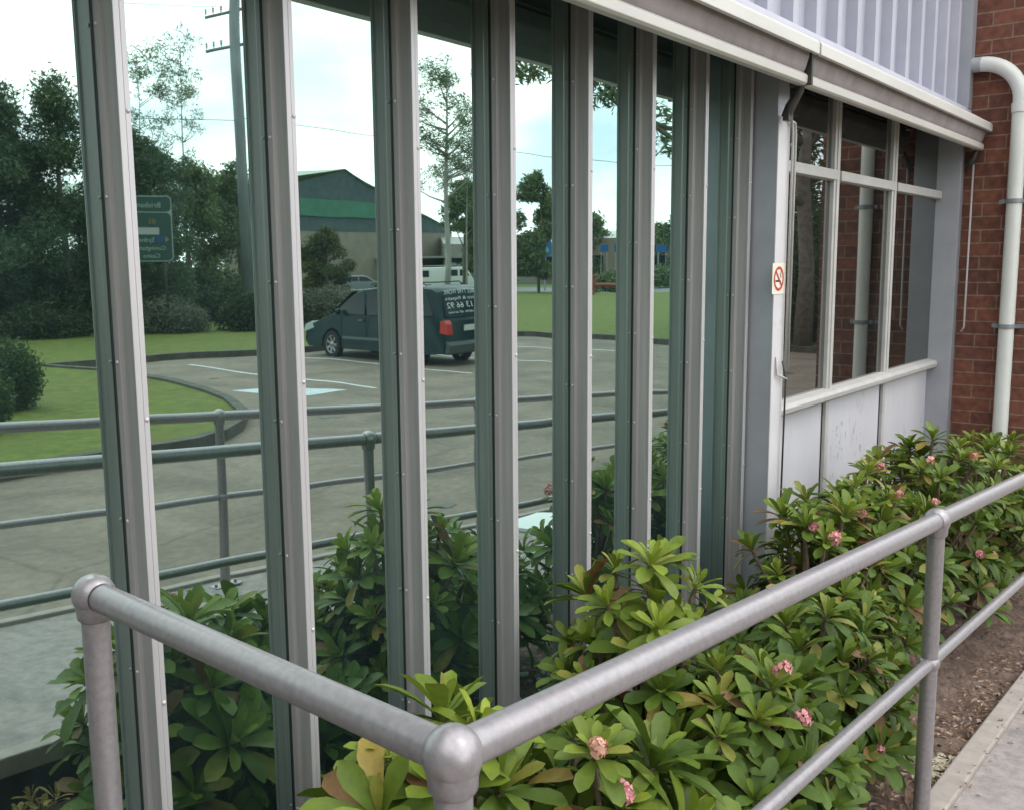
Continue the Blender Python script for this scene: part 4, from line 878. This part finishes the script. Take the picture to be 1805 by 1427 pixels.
for s, zf, sz in (('MOBILE TYRE WORK', .10, .155), ('Service & Repairs', .34, .11), ('PH 13 66 92', .66, .19), ('fully mobile all areas', .86, .075)):
    vs, fs = text_mesh(s, sz, .0); wd = max(v[0] for v in vs); k = 1.36/wd; b = MB()
    def pr(v): 
        zz = 1.64-(1.64-1.10)*zf+v[1]*.9; yy = 2.085+(1.64-zz)/(1.64-1.10)*(2.30-2.085)+.022; return (.68-v[0]*k, yy, zz)
    b.add([pr(v) for v in vs], fs); b.build('lettering', mat('white_letter', (.62, .66, .65), .6), rw, recalc=False)
b = MB(); b.add([(-.80,-.62,1.60),(.80,-.62,1.60),(.86,-1.30,1.125),(-.86,-1.30,1.125)], [(0,1,2,3)]); b.v = [(x, y-.035, z+.025) for x, y, z in b.v]; b.build('windscreen', CARGLASS, t)
for sg in (-1, 1):
    b = MB(); b.prism([(2.20,.76),(2.44,.74),(2.42,.96),(2.36,1.04),(2.24,1.02)], sg*(HC_-.20) if sg > 0 else sg*(HC_+.012), sg*(HC_+.012) if sg > 0 else sg*(HC_-.20), 'x'); b.build('tail_light', REDL, t, bevel=.01)
    b = MB(); b.prism([(-2.41,.62),(-2.10,.72),(-2.16,.88),(-2.36,.80)], min(sg*(HC_-.35), sg*(HC_+.004)), max(sg*(HC_-.35), sg*(HC_+.004)), 'x'); b.build('headlight', mat('lamp_clear', (.5,.55,.55), .1), t, bevel=.01)
    b = MB(); b.ball((sg*(HC_+.12), -1.0, 1.13), .10, 12, 8, (1.1, .6, .8)); b.build('door_mirror', TEAL, t, smooth=True)
    b = MB(); b.box(sg*(HC_+.002)-.012, sg*(HC_+.002)+.012, -.98, .92, .50, .56); b.build('side_moulding', mat('mould_grey', (.10,.13,.13), .5), t)
    for y in (-1.48, 1.40): wheel(t, sg*(HC_-.12), y, .335, .21, sg)
b = MB()
for sg in (-1, 1):
    xs = sg*(HC_+.001)
    for yy in (-1.02, -.12, .93): b.box(xs-.003, xs+.003, yy-.006, yy+.006, .45, 1.07)
    b.box(xs-.003, xs+.003, -1.02, .93, .40, .412)
b.build('door_gap', mat('gap_black', (.004,.004,.004), .8), t)
b = MB()
for sg in (-1, 1):
    for yy in (-.28, .76): b.box(sg*(HC_+.012)-.014, sg*(HC_+.012)+.014, yy-.08, yy+.08, .93, .965)
b.build('door_handle', mat('mould_grey', (.10,.13,.13), .5), t, bevel=.006)
b = MB(); b.prism([(2.30,.30),(2.46,.34),(2.48,.52),(2.38,.60),(2.30,.58)], -HC_+.02, HC_-.02, 'x'); b.build('bumper', mat('bumper', (.045,.06,.06), .45), t, bevel=.02)
b = MB(); b.box(-.26, .26, 2.385, 2.405, .80, .92); b.build('number_plate', PLATE, t)
b = MB()
for sg in (-1, 1): b.tube([(sg*.62,-.2,1.79),(sg*.62,-.1,1.83),(sg*.62,1.5,1.84),(sg*.62,1.6,1.79)], .016, 8)
b.build('roof_rail', BLKP, t, smooth=True)
# white delivery van on the road
VW = mat('van_white', (.70,.72,.72), .35, 0, spec=.6)
t = thing('delivery_van', 'white delivery van with a roof rack on the far road', 'van', (61.2, -50.6, .0), math.atan2(3.5, 3.9)-PI/2)
prof = [(2.42,.30),(2.46,.75),(2.36,1.02),(1.78,1.92),(1.5,2.02),(-2.3,2.02),(-2.40,1.9),(-2.42,.35)]+[(-1.75,.30),(-1.70,.55),(-1.40,.70),(-1.10,.55),(-1.05,.30),(1.15,.30),(1.20,.55),(1.50,.70),(1.80,.55),(1.85,.30)]
prof = prof[:8]+prof[8:]
car_body(t, prof, .88, VW, .07)
side_glass(t, [(1.15,1.25),(1.15,1.78),(1.62,1.78),(2.05,1.25)], .88, .07); side_glass(t, [(.05,1.25),(.05,1.78),(.95,1.78),(.95,1.25)], .88, .07); side_glass(t, [(-2.2,1.25),(-2.2,1.78),(-1.35,1.78),(-1.35,1.25)], .88, .07)
for sg in (-1, 1):
    for y in (-1.40, 1.50): wheel(t, sg*.78, y, .33, .2, sg)
    b = MB(); b.box(min(sg*.6, sg*.9), max(sg*.6, sg*.9), -2.44, -2.36, .9, 1.25); b.build('tail_light', REDL, t)
b = MB()
for sg in (-1, 1): b.tube([(sg*.7,-2.1,2.15),(sg*.7,1.3,2.15)], .025, 6)
for y in (-2.0,-1.2,-.4,.4,1.2): b.tube([(-.7,y,2.15),(.7,y,2.15)], .022, 6); b.tube([(-.7,y,2.0),(-.7,y,2.15)], .02, 6); b.tube([(.7,y,2.0),(.7,y,2.15)], .02, 6)
b.box(-.3,.3,.2,.9,2.17,2.36); b.build('roof_rack', RIM, t)
# small dark car
SILV = mat('car_dark', (.16,.19,.21), .3, .3)
def small_car(x, y, rz, label, mt):
    t = thing('passing_car', label, 'car', (x, y, 0), rz, group='cars on the far road')
    prof = [(2.0,.30),(2.08,.60),(1.95,.78),(1.15,.92),(.45,1.36),(.1,1.43),(-1.3,1.40),(-1.85,1.05),(-2.0,.95),(-2.05,.5),(-1.98,.3)]+[(-1.60,.30),(-1.55,.5),(-1.3,.62),(-1.05,.5),(-1.0,.25),(.95,.25),(1.0,.5),(1.25,.62),(1.5,.5),(1.55,.30)]
    car_body(t, prof, .85, mt, .25, beltz=.9)
    side_glass(t, [(1.0,.95),(.42,1.30),(-.2,1.34),(-.2,.95)], .85, .25, .9); side_glass(t, [(-.3,.95),(-.3,1.34),(-1.25,1.30),(-1.65,1.0)], .85, .25, .9)
    for sg in (-1, 1):
        for yy in (-1.3, 1.25): wheel(t, sg*.76, yy, .30, .18, sg)
        b = MB(); b.box(min(sg*.45, sg*.87), max(sg*.45, sg*.87), -2.08, -1.88, .72, 1.02); b.build('tail_light', REDL, t)
    return t
small_car(57.9, -57.2, math.atan2(2, 2.2)-PI/2, 'small dark car with red tail lights left of the white van', SILV)
small_car(86.0, -45.5, 1.9, 'pale car partly hidden at the far right of the road', VW)

# ------------------------------------------------------------------ buildings across the road
def quadprism(b, pts, z0, z1): n = len(pts); b.add([(x,y,z0) for x,y in pts]+[(x,y,z1) for x,y in pts], [tuple(range(n))[::-1], tuple(range(n, 2*n))]+[(i,(i+1)%n,(i+1)%n+n,i+n) for i in range(n)])
t = thing('warehouse', 'long warehouse with a dark gable and a green translucent band', 'warehouse', (0,0,0))
A, Bp, C = Vector((57.5,-75.0)), Vector((73.1,-75.8)), Vector((92.2,-77.1)); dep = Vector((-3,-40))
MD = mat('gable_dark', (.06,.095,.10), .7, 0, noise=(1.2,.8,1.2)); MGn = mat('green_band', (.035,.17,.105), .5, 0, noise=(.8,.85,1.15)); MBk = mat('wall_brown', (.26,.23,.18), .9, 0, noise=(.8,.85,1.12)); MRoof = mat('roof_pale', (.34,.42,.34), .6, 0, noise=(.5,.85,1.12))  # gable and far walls lightened in colour to stand in for haze
def wallpoly(pts, name, mt, off=0):
    b = MB(); V = [(p[0], p[1]+off, p[2]) for p in pts]; W2 = [(p[0], p[1]+off-.3, p[2]) for p in pts]; n = len(V)
    b.add(V+W2, [tuple(range(n)), tuple(range(n, 2*n))[::-1]]+[(i,i+n,(i+1)%n+n,(i+1)%n) for i in range(n)]); return b.build(name, mt, t)
wallpoly([(57.5,-75.0,9.05),(92.2,-77.1,9.2-3.0),(92.2,-77.1,6.3),(82.5,-76.5,9.05),(73.1,-75.8,12.3),(66.4,-75.5,10.6),(57.5,-75.0,9.6)], 'gable', MD, 0)
wallpoly([(57.5,-74.9,7.2),(85,-76.6,7.4),(81.6,-76.4,9.05),(57.5,-74.9,8.9)], 'green_band', MGn, .25)
wallpoly([(57.5,-74.9,5.8),(92.2,-77.1,6.05),(92.2,-77.1,6.2),(85,-76.6,7.4),(57.5,-74.9,7.2)], 'louvre_band', MD, .1)
wallpoly([(57.5,-74.9,-.1),(92.2,-77.1,-.1),(92.2,-77.1,6.05),(57.5,-74.9,5.8)], 'wall', MBk, .05)
b = MB(); b.add([(73.1,-75.5,12.4),(92.6,-76.9,6.3),(89,-117,6.3),(70,-116,12.4)], [(0,1,2,3)]); b.add([(73.1,-75.5,12.4),(57.0,-74.7,9.6),(46,-115,7.6),(62,-116,12.4)], [(0,1,2,3)]); b.build('roof', MRoof, t)
b = MB(); b.box(79.5, 80.1, -76.1, -75.8, 7.3, 9.05); b.build('downpipe', MD, t)
b = MB(); quadprism(b, [(78,-76),(90,-76.8),(92,-73),(80,-72)], 3.0, 3.2); b.build('canopy', mat('canopy', (.3,.31,.28),.7), t)
def shed(name, label, pts, h, mt, roofm, rise=.9, sig=None, wins=None):
    t = thing(name, label, 'building', (0,0,0), group='low buildings across the road')
    b = MB(); quadprism(b, pts, -.1, h); b.build('wall', mt, t)
    m0 = [(Vector(pts[0])+Vector(pts[3]))/2, (Vector(pts[1])+Vector(pts[2]))/2]
    b = MB(); V = [(*pts[0],h),(*pts[1],h),(*pts[2],h),(*pts[3],h),(m0[0].x,m0[0].y,h+rise),(m0[1].x,m0[1].y,h+rise)]; b.add(V, [(0,1,5,4),(2,3,4,5),(0,4,3),(1,2,5),(0,3,2,1)]); b.v = [(x,y,z+.004) for x,y,z in b.v]; b.build('roof', roofm, t)
    if wins:
        for (u0, u1, z0, z1) in wins:
            a = Vector(pts[0]); c = Vector(pts[1]); p = a.lerp(c, u0); q = a.lerp(c, u1); nrm = Vector((-(c-a).y, (c-a).x)).normalized()*.04
            if nrm.y < 0: nrm = -nrm
            b = MB(); b.add([(p.x+nrm.x,p.y+nrm.y,z0),(q.x+nrm.x,q.y+nrm.y,z0),(q.x+nrm.x,q.y+nrm.y,z1),(p.x+nrm.x,p.y+nrm.y,z1)], [(0,1,2,3)]); b.build('window', CARGLASS, t)
    return t
shed('low_building', 'low grey building with a dark roof edge behind the white van', [(86,-73),(99,-60),(108,-68),(95,-82)], 4.6, mat('wall_grey', (.30,.29,.26), .9, 0, noise=(.8,.85,1.1)), mat('roof_grey', (.34,.34,.32), .7), 1.0, wins=[(.05,.35,.8,3.0),(.45,.9,.8,3.0)])
shed('hall', 'brown brick hall with a white roof edge beyond the road', [(88.5,-58.5),(98,-44),(110,-50),(100,-66)], 4.9, mat('hall_brown', (.26,.20,.16), .9, 0, noise=(.8,.85,1.1)), mat('hall_roof', (.55,.56,.54), .6), 1.0, wins=[(.1,.3,2.0,3.1),(.45,.7,2.0,3.1)])
BLUE = mat('shop_blue', (.01,.10,.30), .4)
t = thing('blue_shop_sign', 'tall rounded blue sign on a post beside the road', 'sign', (68.9, -46.1, 0), .35)
b = MB(); rrect(1.25, 2.75, 4.5, .55, -.12, .12, b); b.build('sign_panel', BLUE, t); b = MB(); b.tube([(0,0,-.05),(0,0,2.8)], .09, 8); b.build('post', RIM, t)
b = MB(); rrect(.62, 3.0, 3.62, .30, .12, .14, b); b.build('sign_mark', mat('pale_blue', (.12, .35, .5), .5), t)
for (x, y, z, lb) in ((84.4,-49.6,3.7,'small blue shop board left of its twin on the brown hall'), (85.4,-48.1,3.7,'small blue shop board right of its twin on the brown hall'), (83.6,-42.6,3.6,'wide blue shop board at the far right')):
    t = thing('shop_board', lb, 'sign', (x, y, 0), .7, group='blue shop boards'); b = MB(); b.box(-.55,.55,-.05,.05,z-.35,z+.35); b.build('board', BLUE, t); b = MB()
    for dx in (-.4,.4): b.tube([(dx,0,-.05),(dx,0,z-.3)], .05, 6)
    b.build('post', RIM, t)
# red booster pipework
t = thing('red_pipework', 'red fire service pipework on the verge by the road', 'hydrant', (59.2, -33.5, 0), .9)
RP = mat('red_pipe', (.30,.07,.055), .6)
b = MB(); b.tube([(-1.1,0,.75),(1.2,0,.75)], .13, 10); b.tube([(-.9,0,0),(-.9,0,1.3)], .12, 10); b.tube([(1.0,0,0),(1.0,0,.8)], .12, 10); b.build('pipe', RP, t, smooth=True, autos=50)
b = MB(); b.lathe([(.0,.06),(.28,.05),(.28,-.05),(.0,-.06)], (-.9,0,1.4), 14); b.tube([(-.9,-.3,.95),(-.9,.3,.95)], .09, 8); b.build('valve', RP, t)
# dense planting beyond the far end of the car park (seen in the paned windows)
tree(27.5, -6.6, 0.0, 8.5, 2.9, 'dense dark tree beyond the far end of the car park', 91, 12000, .14, cb=.02, ncl=36)
tree(28.0, -1.5, 0.0, 8.0, 3.2, 'dense dark tree behind the brick wall end', 92, 10000, .14, cb=.02, ncl=36)
bush(25.8, -6.0, .1, 1.8, 2.2, 'dark bush at the foot of the large limbed tree', 93, 9000, .08, HC)
bush(26.0, -2.4, .1, 2.0, 2.4, 'dark bush at the far end of the car park', 94, 9000, .08, HC)
bush(14.5, -32.5, .0, 6.5, 2.6, 'long dark hedge closing the gap behind the left tree belt', 95, 16000, .10, HC, ry=1.4)
bush(26.0, -39.0, .0, 8.0, 3.0, 'long dark hedge behind the trees by the utility pole', 96, 16000, .12, HC, ry=1.4)
bush(33.5, -9.5, .0, 5.5, 6.5, 'tall dark thicket behind the large limbed tree', 97, 16000, .12, HC, ry=2.5)
# added wood, out of view left of the building, that shades the low sky on that side
rw_ = random.Random(3); clw = []
for _ in range(150):
    u = rw_.random(); x = -13-9*rw_.random(); y = -26+44*u; clw.append((x, y, rw_.uniform(1, 11), rw_.uniform(1.4, 2.6), rw_.uniform(1.2, 2.2)))
me = crown_mesh(clw, 26000, .42, DK, 501); o = bpy.data.objects.new('added_shade_wood', me); COL.objects.link(o); tag(o, 'dense dark wood added out of view to shade the low sky', 'wood', kind='stuff')
